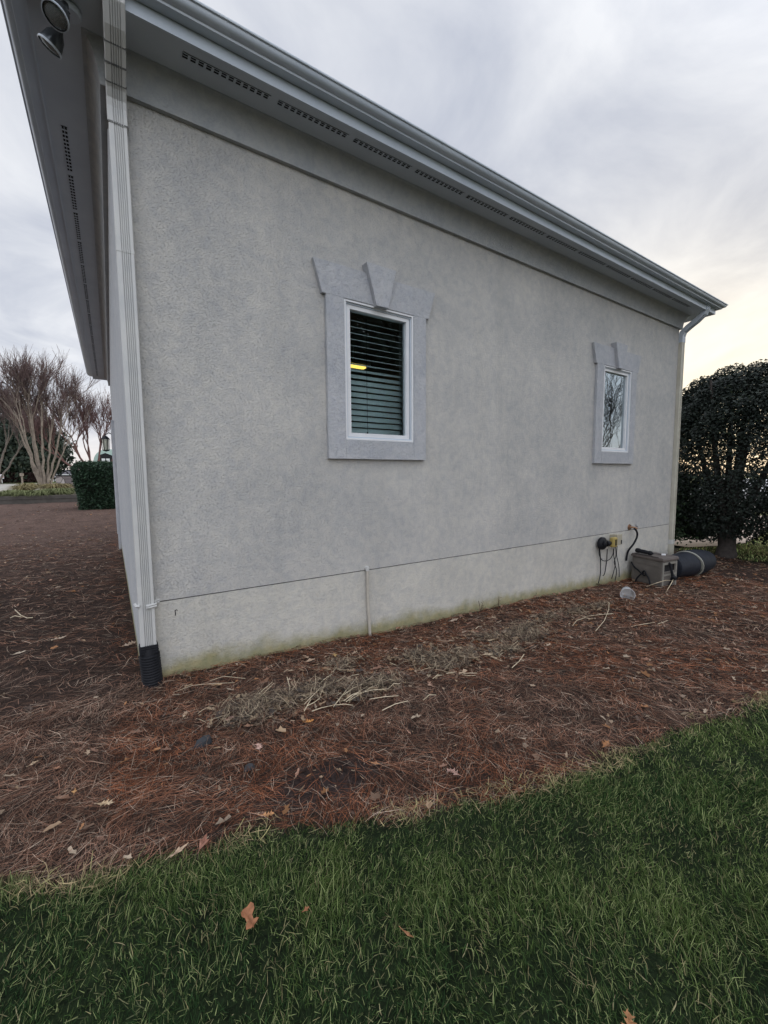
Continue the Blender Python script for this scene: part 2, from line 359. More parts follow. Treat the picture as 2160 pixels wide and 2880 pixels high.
# ------------------------------------------------------------------ pine straw
def in_house(x, y): return (x > -.01) & (x < 8.36) & (y > 0.0) & (y < 10.4)
def strips(P, ang, Ln, wd, bend, tilt, dz, seg=3, zfun=gz, roll=None):
    """thin flat curved strips lying on the ground; returns V,F"""
    n = len(P); s = np.linspace(-.5, .5, seg+1)[None, :]
    a = ang[:, None]+bend[:, None]*s*2
    dx = np.cos(a)*Ln[:, None]/seg; dy = np.sin(a)*Ln[:, None]/seg
    px = np.cumsum(np.concatenate([np.zeros((n, 1)), dx[:, 1:]], 1), 1); py = np.cumsum(np.concatenate([np.zeros((n, 1)), dy[:, 1:]], 1), 1)
    px += P[:, 0:1]-px.mean(1, keepdims=True); py += P[:, 1:2]-py.mean(1, keepdims=True)
    z = zfun(px, py)+dz[:, None]+tilt[:, None]*s*Ln[:, None]
    z = np.maximum(z, zfun(px, py)+.002)
    nxn = -np.sin(a)*wd[:, None]/2; nyn = np.cos(a)*wd[:, None]/2
    rl = (rng.uniform(-.6, .6, n) if roll is None else roll)[:, None]*wd[:, None]/2
    tap = np.ones(seg+1); tap[0] = .55; tap[-1] = .35; tap = tap[None]
    A = np.stack([px+nxn*tap, py+nyn*tap, z+rl*tap], -1); B = np.stack([px-nxn*tap, py-nyn*tap, z-rl*tap], -1)
    V = np.stack([A, B], 2).reshape(n, (seg+1)*2, 3)
    f = np.array([[2*i, 2*i+1, 2*i+3, 2*i+2] for i in range(seg)])
    F = (np.arange(n)[:, None, None]*(seg+1)*2+f[None]).reshape(-1, 4)
    return V.reshape(-1, 3), F, (seg+1)*2
def scatter(n, x0, x1, y0, y1, dens):
    x = rng.uniform(x0, x1, n); y = rng.uniform(y0, y1, n); keep = rng.uniform(0, 1, n) < dens(x, y); return np.stack([x[keep], y[keep]], -1)
def cdist(x, y): return np.hypot(x-CC[0], y-CC[1])
def bed_d(x, y):
    return (~is_lawn(x, y))*(~in_house(x, y))*np.clip((2.6/np.maximum(cdist(x, y), 1.6))**1.3, 0, 1)
P = np.vstack([scatter(210000, -4, 8.5, -2.7, 0.02, bed_d), scatter(150000, -6, -.0, -2.2, 9, bed_d), scatter(26000, 7, 11.2, -3, 5, bed_d), scatter(30000, -14, 0, 8, 21, bed_d)])
thin = .25+.75*(np.exp(-(((P[:, 0]-.72)/.3)**2+((P[:, 1]+1.62)/.14)**2)) < .4); P = P[rng.uniform(0, 1, len(P)) < thin]
n = len(P); cdn = cdist(P[:, 0], P[:, 1])
ang = 1.6*wob(P[:, 0], P[:, 1], .8, 3)+1.5*wob(P[:, 0], P[:, 1], 3.1, 1)+rng.normal(0, .8, n)+.3
Ln = rng.uniform(.04, .14, n)*(1+.05*cdn); wd = rng.uniform(.0010, .0019, n)*np.clip(cdn/3, .8, 3.2)
V, F, k = strips(P, ang, Ln, wd, rng.normal(0, .35, n), rng.normal(0, .10, n), np.abs(rng.normal(0, .016, n))+.002)
red = np.clip(.62+.5*wob(P[:, 0], P[:, 1], 1.3, 5)+.25*np.exp(P[:, 1]*1.3)*(P[:, 0] > 0), 0, 1)*(np.where(P[:, 0] < -.2, .45, 1))
u = rng.uniform(0, 1, n)
c_old = np.array([.27, .175, .130]); c_red = np.array([.33, .125, .062]); c_pale = np.array([.50, .38, .29]); c_dk = np.array([.05, .032, .026])
cc = c_old[None]*(1-red[:, None])+c_red[None]*red[:, None]
cc = np.where((u < .15)[:, None], c_pale[None], cc); cc = np.where((u > .76)[:, None], c_dk[None]*1.2, cc)
shade = .75+.35*wob(P[:, 0], P[:, 1], 6.5, 8)
cc = cc*rng.uniform(.35, 1.5, (n, 1))*np.clip(shade, .45, 1.2)[:, None]
tag(big_mesh('pine_straw', V, F, M['needle'], np.repeat(cc, k, 0)), 'reddish brown pine straw mulch covering the bed by the wall', 'mulch', kind='stuff')

# ------------------------------------------------------------------ lawn blades
def grass_blades(name, P, hgt, wd, label, straw=None, zf=gz, sun_gain=1.):
    n = len(P); a = rng.uniform(0, 2*math.pi, n); flow = 1.5*wob(P[:, 0], P[:, 1], 1.4, 2)+.6
    a = np.where(rng.uniform(0, 1, n) < .55, flow+rng.normal(0, .8, n), a)
    lean = rng.uniform(.35, 1.6, n)
    d = np.stack([np.cos(a), np.sin(a)], -1); sd_ = np.stack([-d[:, 1], d[:, 0]], -1)
    tw = rng.uniform(-1.2, 1.2, n); w2 = sd_*np.cos(tw)[:, None]+d*np.sin(tw)[:, None]
    z0 = zf(P[:, 0], P[:, 1])-.002; base = np.concatenate([P, z0[:, None]], 1)
    up = np.zeros((n, 3)); up[:, 2] = 1
    d3 = np.concatenate([d, np.zeros((n, 1))], 1); w3 = np.concatenate([w2, np.zeros((n, 1))], 1)*wd[:, None]/2
    L1 = hgt[:, None]*.5
    th1 = lean[:, None]*.55; th2 = lean[:, None]*1.25
    m1 = base+L1*(up*np.cos(th1)+d3*np.sin(th1)); tip = m1+L1*(up*np.cos(th2)+d3*np.sin(th2))
    V = np.stack([base-w3*.8, base+w3*.8, m1+w3, m1-w3, tip+w3*.12, tip-w3*.12], 1).reshape(-1, 3)
    f = np.array([[0, 1, 2, 3], [3, 2, 4, 5]]); F = (np.arange(n)[:, None, None]*6+f[None]).reshape(-1, 4)
    pn = np.clip(.42+.6*wob(P[:, 0], P[:, 1], 2.2, 4)+.12*P[:, 0]*(P[:, 1] < -1)*(P[:, 0] < 4)+rng.normal(0, .3, n), 0, 1)
    g1_ = np.array([.025, .058, .020])*sun_gain; g2_ = np.array([.085, .128, .036])*sun_gain; g3_ = np.array([.24, .28, .12])*sun_gain; st = np.array([.26, .23, .12])
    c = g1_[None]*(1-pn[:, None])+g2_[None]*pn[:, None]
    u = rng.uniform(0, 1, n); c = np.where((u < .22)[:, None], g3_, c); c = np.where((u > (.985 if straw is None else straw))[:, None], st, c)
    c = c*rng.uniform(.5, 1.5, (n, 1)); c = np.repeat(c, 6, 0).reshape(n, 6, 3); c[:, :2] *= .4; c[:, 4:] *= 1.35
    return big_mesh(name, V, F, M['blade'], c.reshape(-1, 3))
def lawn_d(x, y): 
    clump = np.clip(.8+.5*wob(x, y, 4.5, 7)-.4*np.clip(wob(x, y, 4.3, 9)-.4, 0, 1), .3, 1)
    return is_lawn(x, y)*np.clip((2.1/np.maximum(cdist(x, y), 1.3))**1.5, 0, 1)*clump
P = np.vstack([scatter(720000, -2.2, 5, -4.6, -1.3, lawn_d), scatter(60000, 5, 10.5, -5.5, -1.5, lawn_d)])
n = len(P); cdn = cdist(P[:, 0], P[:, 1]); ed = lawn_y(P[:, 0])-P[:, 1]
hgt = rng.uniform(.022, .062, n)*(1+.4*wob(P[:, 0], P[:, 1], 3.2, 3))*(.7+.3*sstep(0, .15, ed)); wd = rng.uniform(.0016, .0032, n)*np.clip(cdn/2.2, .8, 3)
strw = 1-(.022+.6*np.exp(-np.clip(ed, 0, 1)/.05)*np.clip(.6+.6*wob(P[:, 0], P[:, 1], 2.3, 6), .15, 1)+.12*np.clip(wob(P[:, 0], P[:, 1], 4.3, 9)-.35, 0, 1)*2.2)
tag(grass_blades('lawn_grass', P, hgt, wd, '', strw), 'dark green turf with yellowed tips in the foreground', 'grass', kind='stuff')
def edge_d(x, y): e = lawn_y(x)-y; return (np.abs(e-.0) < .07)*np.clip(.35+.8*wob(x, y, 2.1, 6), .0, 1)*(1.0-.55*(x > 1.2))
Pe = scatter(120000, -2.2, 5, -2.8, -1.2, edge_d); ne_ = len(Pe)
V, F, k = strips(Pe, rng.uniform(0, 6.3, ne_), rng.uniform(.02, .07, ne_), rng.uniform(.0014, .0026, ne_), rng.normal(0, .4, ne_), rng.normal(0, .5, ne_), rng.uniform(.004, .035, ne_))
te = np.array([[.42, .33, .18], [.34, .26, .15], [.24, .18, .11], [.36, .33, .15]]); tag(big_mesh('edge_thatch', V, F, M['needle'], np.repeat(te[rng.integers(0, 4, ne_)]*rng.uniform(.6, 1.15, (ne_, 1)), k, 0)), 'dead tan grass fringe where the lawn meets the mulch', 'thatch', kind='stuff')
Pt = scatter(34000, -2.2, 6, -4.4, -1.3, lambda x, y: lawn_d(x, y)*.8); nt_ = len(Pt)
V, F, k = strips(Pt, rng.uniform(0, 6.3, nt_), rng.uniform(.02, .06, nt_), rng.uniform(.0016, .0028, nt_), rng.normal(0, .3, nt_), rng.normal(0, .3, nt_), rng.uniform(.003, .018, nt_))
tp = np.array([[.26, .23, .13], [.12, .12, .06], [.07, .08, .04], [.20, .22, .10]]); tag(big_mesh('lawn_thatch', V, F, M['needle'], np.repeat(tp[rng.integers(0, 4, nt_)]*rng.uniform(.6, 1.2, (nt_, 1)), k, 0)), 'dead straw coloured thatch between the lawn blades', 'thatch', kind='stuff')
P = scatter(60000, 10.6, 20, -4, 2.5, lambda x, y: is_lawn(x, y)*(y < np.interp(x, [11, 12, 13, 14.5, 16, 22], [.8, .42, .2, .35, .62, 1.6]))*np.clip((12/np.maximum(cdist(x, y), 5))**1.5, 0, 1))
n = len(P)
tag(grass_blades('back_lawn_grass', P, rng.uniform(.04, .09, n), rng.uniform(.008, .016, n), '', np.full(n, .5), sun_gain=2.6), 'lawn painted pale yellowish as if sunlit, growing behind the trimmed tree on the right', 'grass', kind='stuff')  # sunlight put into the blade colour by brightening the greens

# ------------------------------------------------------------------ leaf litter
def flat_leaves(P, size, ang, dz, elong=.4, curl=.35):
    """scraps of dry leaves: ragged ten point outlines folded along the midrib"""
    n = len(P); d = np.stack([np.cos(ang), np.sin(ang)], -1); s = np.stack([-d[:, 1], d[:, 0]], -1)
    z = gz(P[:, 0], P[:, 1])+dz; tilt = rng.normal(0, .22, n); pitch = rng.normal(0, .15, n)
    elong = np.asarray(elong)*np.ones(n); curl = np.asarray(curl)*np.ones(n)
    def pt(u, v, h): return np.stack([P[:, 0]+size*(d[:, 0]*u+s[:, 0]*v), P[:, 1]+size*(d[:, 1]*u+s[:, 1]*v), z+size*(h+tilt*v+pitch*u+rng.normal(0, .02, n))], -1)
    pts = []
    for k_ in range(10):
        a = 2*math.pi*k_/10; rr = (1 if k_ % 2 == 0 else rng.uniform(.35, .8, n))*rng.uniform(.75, 1.1, n)
        v = math.sin(a)*elong*.9*rr; u = .5*math.cos(a)*np.where(np.abs(math.cos(a)) > .9, 1, rr)
        pts.append(pt(u, v, curl*np.abs(v)*.9+curl*u*u*.4))
    pts.append(pt(0, 0, 0.))
    V = np.stack(pts, 1).reshape(-1, 3); f = np.array([[10, (k_+1) % 10, k_] for k_ in range(10)])[:, ::-1]
    return V, (np.arange(n)[:, None, None]*11+f[None]).reshape(-1, 3)
def litter_d(x, y):
    near_wall = np.exp(-np.abs(y)/.35)*(x > 0)*(y < .02)
    clump = np.exp(-((x-1.9)/.7)**2-((y+.72)/.28)**2)+np.exp(-((x-4.4)/2.0)**2-((y+.75)/.35)**2)+.7*np.exp(-((x-.85)/.5)**2-((y+.8)/.25)**2)
    return (~is_lawn(x, y))*(~in_house(x, y))*np.clip(.09+.35*near_wall+.9*clump+.16*(x > 3)+.25*((x < -.2) & (y > 3)), 0, 1)
P = np.vstack([scatter(26000, -5, 10.5, -2.6, .0, litter_d), scatter(9000, -5, 0, 0, 11, litter_d), scatter(5000, -10, 0, 8, 20, litter_d)])
n = len(P); V, F = flat_leaves(P, rng.uniform(.012, .07, n)*np.where(rng.uniform(0, 1, n) < .6, .55, 1)*(1+.03*cdist(P[:, 0], P[:, 1])), rng.uniform(0, 6.3, n), rng.uniform(.008, .03, n), rng.uniform(.12, .45, n), rng.uniform(.2, 1.0, n))
pal = np.array([[.36, .25, .16], [.40, .30, .21], [.34, .17, .08], [.20, .13, .09], [.44, .35, .26], [.14, .10, .08], [.36, .21, .15], [.26, .15, .10]])
cc = pal[rng.integers(0, len(pal), n)]*rng.uniform(.6, 1.15, (n, 1))
tag(big_mesh('leaf_litter', V, F, M['leafdry'], np.repeat(cc, 11, 0)), 'small crumbled tan and brown leaf scraps strewn over the mulch', 'leaf litter', kind='stuff')

def oak_leaf(name, px, py, size, ang, color, label, lobes=3, width=.55, dz=.02, curl=.25, lift=0.):
    size *= .74
    p = gat(px, py, dz); b = MB()
    # outline with pointed lobes; the blade droops away from the midrib
    R = random.Random(int(px*7+py)); ts = [0, .16]; ws = [.0, .05]
    for i in range(lobes):
        t0 = .2+.68*(i)/lobes; t1 = t0+.68/lobes*.5
        ts += [t0+.02, t1+.06, t1+.07]; w_ = width*(.5 if lobes > 1 and i == lobes-1 else .5+.12*(i == 0)+.1*(i == 1)); ws += [w_*.30, w_*R.uniform(.85, 1.1), w_*.45]
    ts += [.93, 1.02]; ws += [width*.12, 0]
    ca, sa = math.cos(ang), math.sin(ang); V = []; 
    def P_(t, w, side):
        u = (t-.5)*size; v = side*w*size
        h = curl*size*(abs(w)*.9+(t-.4)**2*.6)*(1 if side >= 0 else .5)+lift*size*t+size*.05*math.sin(9*t+3*side+px)
        v *= 1+.28*math.sin(7.3*t+px+2*side)
        return (p[0]+ca*u-sa*v, p[1]+sa*u+ca*v, p[2]+h)
    for t, w in zip(ts, ws): V += [P_(t, 0, 0), P_(t, w, 1), P_(t, w, -1)]
    F = []
    for i in range(len(ts)-1):
        a = 3*i; c = 3*i+3
        F += [(a, a+1, c+1, c), (a, c, c+2, a+2)]
    b.add(V, F)
    b.tube([P_(-.22, 0, 0), P_(0, 0, 0), P_(.9, 0, 0)], [.0012, .0012, .0006], 4)
    o = b.build(name, leaf_mat(color)); sol = o.modifiers.new('s', 'SOLIDIFY'); sol.thickness = .0008
    return tag(o, label, 'leaf', 'fallen leaves lying singly')
_lm = {}
def leaf_mat(c):
    if c not in _lm:
        m, t, b = new_mat('fallen_leaf_tone', .65, c, 0, .3); nn = noise(t, 60, 4, .6)
        r = ramp(t, nn.outputs['Fac'], [(.3, tuple(q*.65 for q in c)), (.65, tuple(min(1, q*1.15) for q in c))]); t.links.new(r.outputs[0], b.inputs['Base Color']); bump(t, b, nn.outputs['Fac'], .4, .003)
        _lm[c] = m
    return _lm[c]
LV = [
 (698, 2580, .10, 1.25, (.36, .15, .06), 'large orange brown oak leaf standing out alone on the green lawn', 2, .80, .03, .30),
 (1275, 2172, .10, 1.9, (.42, .27, .22), 'pinkish tan oak leaf with deep lobes just above the lawn edge', 3, .60, .02, .2),
 (728, 2100, .085, 1.4, (.50, .33, .27), 'pale pink many lobed leaf right of the dark slate stone', 4, .62, .025, .2),
 (520, 2010, .09, 1.1, (.48, .38, .27), 'narrow cream lobed leaf in the mulch below the black drain pipe', 3, .38, .02, .3),
 (296, 2260, .09, -.5, (.55, .42, .27), 'cream lobed leaf with folded tip in the mulch at lower left', 3, .45, .02, .35),
 (94, 2147, .055, .5, (.55, .42, .28), 'small pale oval leaf near the left edge of the mulch', 1, .55, .02, .3),
 (163, 2160, .045, -.6, (.48, .24, .14), 'small orange leaf just right of the pale oval leaf', 1, .6, .02, .3),
 (210, 2226, .05, 1.5, (.50, .28, .12), 'upright orange leaf between small oval and cream lobed leaves', 1, .5, .03, .3),
 (504, 2392, .10, .35, (.50, .36, .25), 'long pale willow shaped leaf lying by the lawn edge', 1, .30, .02, .25),
 (571, 2370, .10, 1.0, (.34, .17, .12), 'reddish brown pointed leaf propped beside the long pale leaf', 1, .42, .035, .4),
 (752, 2292, .075, -.4, (.46, .24, .11), 'curled orange brown leaf left of the bare soil patch', 3, .5, .02, .5),
 (1371, 1841, .12, -.5, (.46, .36, .25), 'cream oak leaf with sharp lobes beside the dead plant clump', 3, .55, .03, .3),
 (870, 2029, .075, -.2, (.55, .26, .08), 'bright orange curled leaf below the pale cut stems', 3, .45, .03, .4),
 (1056, 2147, .07, -.9, (.44, .22, .11), 'narrow orange brown leaf in the middle of the open mulch', 1, .35, .02, .3),
 (1704, 2094, .10, .1, (.34, .16, .07), 'wide orange leaf half hidden at the lawn edge on the right', 3, .5, .03, .4),
 (1146, 2627, .06, -1.2, (.30, .15, .07), 'thin brown folded leaf poking from the lawn', 1, .25, .05, .5),
 (861, 2557, .03, .1, (.30, .13, .06), 'tiny rust coloured leaf in the lawn right of the large leaf', 1, .7, .05, .3),
 (165, 1796, .15, .25, (.50, .40, .30), 'long pale lobed leaf on the dark mulch left of the downspout', 3, .32, .02, .35),
 (363, 1812, .15, .35, (.40, .30, .22), 'broad tan oak leaf close beside the downspout foot', 3, .6, .03, .3),
 (54, 1837, .11, .3, (.48, .40, .31), 'cupped pale leaf at the far left of the mulch', 1, .5, .03, .4),
 (1275, 1745, .14, .0, (.44, .34, .26), 'pale tan leaf with drooping lobes close to the wall foot', 3, .5, .03, .3),
 (872, 1858, .11, .0, (.42, .31, .22), 'folded tan leaf on the straw under the wall', 1, .45, .03, .5),
 (942, 1843, .09, 1.35, (.42, .28, .12), 'yellowish leaf standing on edge near the wall', 1, .5, .045, .4),
 (1770, 2880, .08, .6, (.40, .20, .09), 'orange oak leaf cut off by the bottom edge of the lawn', 3, .55, .04, .3),
 (648, 2020, .07, .2, (.40, .25, .20), 'dull rose leaf left of the first pale stem bundle', 3, .6, .02, .3),
 (610, 1926, .10, -.4, (.44, .30, .18), 'light brown twisted leaf just below the mossy wall corner', 3, .35, .02, .4),
 (1205, 1900, .08, .9, (.46, .37, .26), 'small cream leaf between the two dead plant heaps', 1, .6, .02, .35),
 (1210, 1925, .10, 1.4, (.40, .25, .18), 'pinkish brown lobed leaf in the mulch below the dead plant heaps', 3, .55, .02, .3),
]
def traced_leaf(name, px, py, pts, size, color, label, dz=.03, curl=.4, rot=0.):
    p = gat(px, py, dz); b = MB(); ca, sa = math.cos(rot), math.sin(rot); V = []
    mid = [(0, -.5), (.06, -.2), (-.02, .1), (.08, .42)]
    def Q(u, v, h): return (p[0]+size*(ca*u-sa*v), p[1]+size*(sa*u+ca*v), p[2]+size*h)
    V = [Q(u, v, curl*(abs(u)*.8+.25*math.sin(5*v))) for u, v in pts]+[Q(.02, -.15, -.02), Q(.03, .18, .03)]
    n = len(pts); F = [(i, (i+1) % n, n if (pts[i][1]+pts[(i+1) % n][1])/2 < .02 else n+1) for i in range(n)]
    for i in range(n):
        a_, c_ = F[i][2], F[(i+1) % n][2]
        if a_ != c_: F.append((F[i][1], c_, a_))
    b.add(V, F); b.tube([Q(-.06, -.62, .06), Q(.0, -.45, .02), Q(.03, .1, .02)], [.0013, .0013, .0007], 4); o = b.build(name, leaf_mat(color)); o.modifiers.new('s', 'SOLIDIFY').thickness = .0008
    return tag(o, label, 'leaf', 'fallen leaves lying singly')
traced_leaf('fallen_leaf', 698, 2582, [(-.10, -.50), (.16, -.44), (.36, -.36), (.30, -.26), (.17, -.20), (.20, -.02), (.40, .10), (.46, .30), (.42, .50), (.20, .44), (.02, .52), (-.16, .40), (-.22, .20), (-.12, .06), (-.15, -.12), (-.26, -.24), (-.34, -.42)], .068, (.29, .125, .06), 'large orange brown oak leaf standing out alone on the green lawn', .045, .3, .25)
LV = [q for q in LV if q[0] != 698]
for i, (px, py, sz, a, c, lab, lo, wi, dz, cu) in enumerate(LV): oak_leaf('fallen_leaf', px, py, sz, a, c, lab, lo, wi, dz, cu)

# stones and small debris
p = gat(569, 2094, .01); b = MB()
pts = [(-.055, -.02), (-.03, .03), (.02, .04), (.055, .015), (.05, -.02), (.0, -.035)]
b.add([(p[0]+x, p[1]+y, p[2]) for x, y in pts]+[(p[0]+x*.8, p[1]+y*.8, p[2]+.028+.01*x/.05) for x, y in pts], [tuple(range(5, -1, -1)), tuple(range(6, 12))]+[(i, (i+1) % 6, (i+1) % 6+6, i+6) for i in range(6)])
tag(b.build('slate_stone', mottled('slate', (.02, .023, .027), (.035, .038, .043), 30, .7, .3, 90), bevel=.004), 'dark blue grey stone lying on the mulch', 'stone')
p = gat(700, 2163, .01); b = MB()
b.add([(p[0]+x*.6, p[1]+y*.6, p[2]) for x, y in pts]+[(p[0]+x*.4, p[1]+y*.5, p[2]+.02) for x, y in pts], [tuple(range(5, -1, -1)), tuple(range(6, 12))]+[(i, (i+1) % 6, (i+1) % 6+6, i+6) for i in range(6)])
tag(b.build('small_stone', mottled('slate_small', (.025, .025, .027), (.05, .05, .055), 30, .7, .3, 90), bevel=.004), 'small dark stone half sunk in the needles below the pink leaf', 'stone')

# ------------------------------------------------------------------ cut-back perennials
Z2 = lambda x, y: (600+x/2.074, 1600+y/2.074)
def clump(label, stems, deb, nd, seedc, mats=(.60, .50, .34)):
    nd = int(nd*1.5)
    c0 = gat(*deb[0]); root = thing('dead_plant_clump', (c0[0], c0[1], float(gz(c0[0], c0[1]))), label, 'dead plant', 'cut back perennials in the mulch')
    b = MB()
    for (a, e) in stems:
        A = gat(*Z2(*a), .02+random.random()*.03); E = gat(*Z2(*e), .03+random.random()*.06); mid = (A+E)/2+np.array([random.uniform(-.01, .01), random.uniform(-.01, .01), random.uniform(.0, .02)])
        b = MB(); b.tube([A, mid, E], [.0029, .0026, .0017], 5); b.build('cut_stem', M['straw'], root)
    # heap of shrivelled leaves and fibres
    VV = []; FF = []; CCc = []; off = 0
    for (px, py) in deb:
        c = gat(px, py)
        Pn = np.stack([c[0]+rng.normal(0, .12, nd), c[1]+rng.normal(0, .06, nd)], -1); Pn = Pn[Pn[:, 1] < -.06]; k_ = len(Pn)
        v, f = flat_leaves(Pn, rng.uniform(.025, .09, k_), rng.uniform(0, 6.3, k_), rng.uniform(.006, .035, k_), rng.uniform(.10, .35, k_), rng.uniform(.2, 1.2, k_))
        VV.append(v); FF.append(f+off); off += len(v); pl = np.array([[.38, .28, .18], [.22, .16, .11], [.09, .075, .065], [.44, .34, .23], [.15, .11, .085]])
        CCc.append(np.repeat(pl[rng.integers(0, 5, k_)]*rng.uniform(.6, 1.1, (k_, 1)), 11, 0))
    big_mesh('withered_leaves', np.vstack(VV), np.vstack(FF), M['leafdry'], np.vstack(CCc), root)['kind'] = 'stuff'
    VV = []; FF = []; CCc = []; off = 0
    for (px, py) in deb:
        c = gat(px, py); m_ = nd*3
        Pn = np.stack([c[0]+rng.normal(0, .11, m_), c[1]+rng.normal(0, .055, m_)], -1); Pn = Pn[Pn[:, 1] < -.05]; k_ = len(Pn)
        v, f, kk = strips(Pn, rng.uniform(0, 6.3, k_), rng.uniform(.05, .15, k_), rng.uniform(.0015, .0032, k_), rng.normal(0, .7, k_), rng.normal(0, .45, k_), rng.uniform(.015, .075, k_))
        VV.append(v); FF.append(f+off); off += len(v); pl = np.array([[.48, .39, .27], [.10, .075, .06], [.06, .048, .04], [.24, .18, .13]])
        CCc.append(np.repeat(pl[rng.integers(0, 4, k_)]*rng.uniform(.6, 1.1, (k_, 1)), kk, 0))
    big_mesh('dry_fibres', np.vstack(VV), np.vstack(FF), M['needle'], np.vstack(CCc), root)['kind'] = 'stuff'
    return root
M['straw'] = mottled('straw_stem', (.48, .39, .25), (.66, .57, .42), 25, .55)
clump('grey withered plant heap with a few short pale stems nearest the wall corner', [((225, 765), (345, 660)), ((250, 770), (355, 665)), ((245, 780), (340, 735)), ((210, 850), (250, 795)), ((430, 630), (447, 750))], [(690, 1995), (725, 2015), (770, 1975)], 60, 1)
clump('spread bundle of long pale cut stems in front of the wall pipe', [((530, 790), (635, 685)), ((545, 800), (620, 755)), ((600, 690), (690, 615)), ((700, 805), (840, 630)), ((750, 740), (870, 670)), ((775, 775), (905, 680)), ((790, 770), (1040, 640)), ((820, 735), (1020, 700)), ((760, 770), (850, 720)), ((1020, 700), (1090, 670)), ((910, 760), (1080, 740)), ((575, 830), (700, 795)), ((700, 795), (815, 795)), ((985, 825), (1135, 770)), ((530, 830), (570, 760)), ((780, 640), (850, 615)), ((640, 690), (665, 640))], [(870, 1955), (935, 1945), (1010, 1950), (1070, 1935), (960, 1880)], 50, 2)
clump('blackish withered heap with thin pale stalks right of the wall pipe', [((1280, 640), (1335, 620)), ((1225, 765), (1300, 735)), ((1360, 610), (1420, 600)), ((1030, 545), (1065, 560))], [(1210, 1860), (1260, 1880), (1170, 1850), (1310, 1850)], 60, 3)
clump('wide tan leaf heap with bent straw stalks halfway along the wall', [((1452, 618), (1530, 622)), ((1460, 610), (1540, 608)), ((1530, 350), (1565, 335))], [(1370, 1800), (1450, 1790), (1420, 1835), (1500, 1800)], 55, 4)
clump('dry brown leaf heap with curved pale canes below the hose reel', [((2330, 260), (2150, 280))], [(1540, 1745), (1620, 1725), (1690, 1710), (1480, 1770)], 55, 5)
def cane(pts, r, label, name='dry_cane'):
    b = MB(); P_ = [gat(x, y, z) for x, y, z in pts]; b.tube(P_, r*.72, 5); return tag(b.build(name, M['straw'], smooth=True), label, 'plant stalk', 'single pale canes on the mulch')
cane([(1610, 1760, .02), (1622, 1745, .06), (1645, 1737, .07), (1662, 1740, .05)], .004, 'short arched pale cane in the tan leaf heap')
cane([(1675, 1775, .02), (1700, 1745, .08), (1712, 1715, .14), (1713, 1695, .18)], .004, 'tall curved pale cane rising in front of the wall outlet')
cane([(1775, 1762, .01), (1800, 1757, .02), (1842, 1750, .015)], .005, 'straight tan cane lying left of another below the hose reel')
cane([(1850, 1755, .01), (1865, 1750, .02), (1878, 1745, .015)], .005, 'short tan cane tip nearest the right edge of the mulch')
cane([(1405, 1843, .02), (1430, 1825, .03), (1457, 1802, .04)], .004, 'slanting white cane at the front of the tan leaf heap')
cane([(1440, 1878, .02), (1460, 1860, .03), (1474, 1840, .05)], .0045, 'bent cream cane just below the slanting white cane')
cane([(485, 1948, .01), (540, 1928, .03), (600, 1922, .03), (660, 1920, .02)], .0022, 'long thin pale straw curving right from the drain pipe')
cane([(590, 1914, .02), (630, 1902, .05), (690, 1908, .03)], .0022, 'thin arched straw under the mossy wall corner')
cane([(42, 1715, .02), (58, 1730, .03), (76, 1738, .02), (92, 1737, .02)], .007, 'pale forked twig on the dark mulch at far left')
cane([(28, 1738, .01), (42, 1732, .02), (60, 1735, .02)], .007, 'short pale stick below the forked twig at far left')
def weed(px, py, h, n, label, col=(.10, .06, .045)):
    p = gat(px, py); b = MB()
    for i in range(n):
        a = random.uniform(0, 6.28); l = h*random.uniform(.5, 1)
        b.tube([p, p+np.array([.02*math.cos(a), -.01+.01*math.sin(a), l*.6]), p+np.array([.05*math.cos(a), -.015+.02*math.sin(a), l])], [.003, .0025, .001], 4)
        for k_ in range(3):
            q = p+np.array([.03*math.cos(a), -.012, l*(.3+.25*k_)]); e = q+np.array([random.uniform(-.03, .03), random.uniform(-.03, 0), .02])
            b.add([q, (q+e)/2+np.array([.006, 0, .004]), e, (q+e)/2+np.array([-.006, 0, -.004])], [(0, 1, 2, 3)])
    return tag(b.build('dead_weed', leaf_mat(col)), label, 'weed', 'dead weeds at the wall foot')
weed(1350, 1722, .16, 4, 'dead brown weed at the wall foot, left of two'); weed(1402, 1710, .18, 3, 'taller dead brown weed at the wall foot, right of two')
weed(1028, 1780, .16, 5, 'dead twiggy weed tangled around the foot of the wall pipe'); weed(1790, 1615, .2, 6, 'dry dark weed tuft under the hanging outlet cords')

# ------------------------------------------------------------------ house
L = 8.32; WD = 10.35; ZC = 4.0; T = .22
house = thing('house', (0, 0, 0), 'pale grey stucco house with two narrow windows and a deep white eave', 'house')
Wn = [1.52, 5.75]                     # left edge of each window surround
OX0, OX1, OZ0, OZ1 = .176, .951, 1.829, 3.07
b = MB()
def wall_panel(b, x0, x1, z0, z1, holes):
    xs_ = sorted({x0, x1} | {h for q in holes for h in (q[0], q[1])}); zs_ = sorted({z0, z1} | {h for q in holes for h in (q[2], q[3])})
    for i in range(len(xs_)-1):
        for j in range(len(zs_)-1):
            cx_, cz_ = (xs_[i]+xs_[i+1])/2, (zs_[j]+zs_[j+1])/2
            if any(q[0] < cx_ < q[1] and q[2] < cz_ < q[3] for q in holes): continue
            b.add([(xs_[i], 0, zs_[j]), (xs_[i+1], 0, zs_[j]), (xs_[i+1], 0, zs_[j+1]), (xs_[i], 0, zs_[j+1])], [(0, 1, 2, 3)])
holes = [(w+OX0, w+OX1, OZ0, OZ1) for w in Wn]
wall_panel(b, 0, L, .5885, ZC+.3, holes)
b.add([(0, 0, .5885), (L, 0, .5885), (L, .015, .5885), (0, .015, .5885)], [(3, 2, 1, 0)])
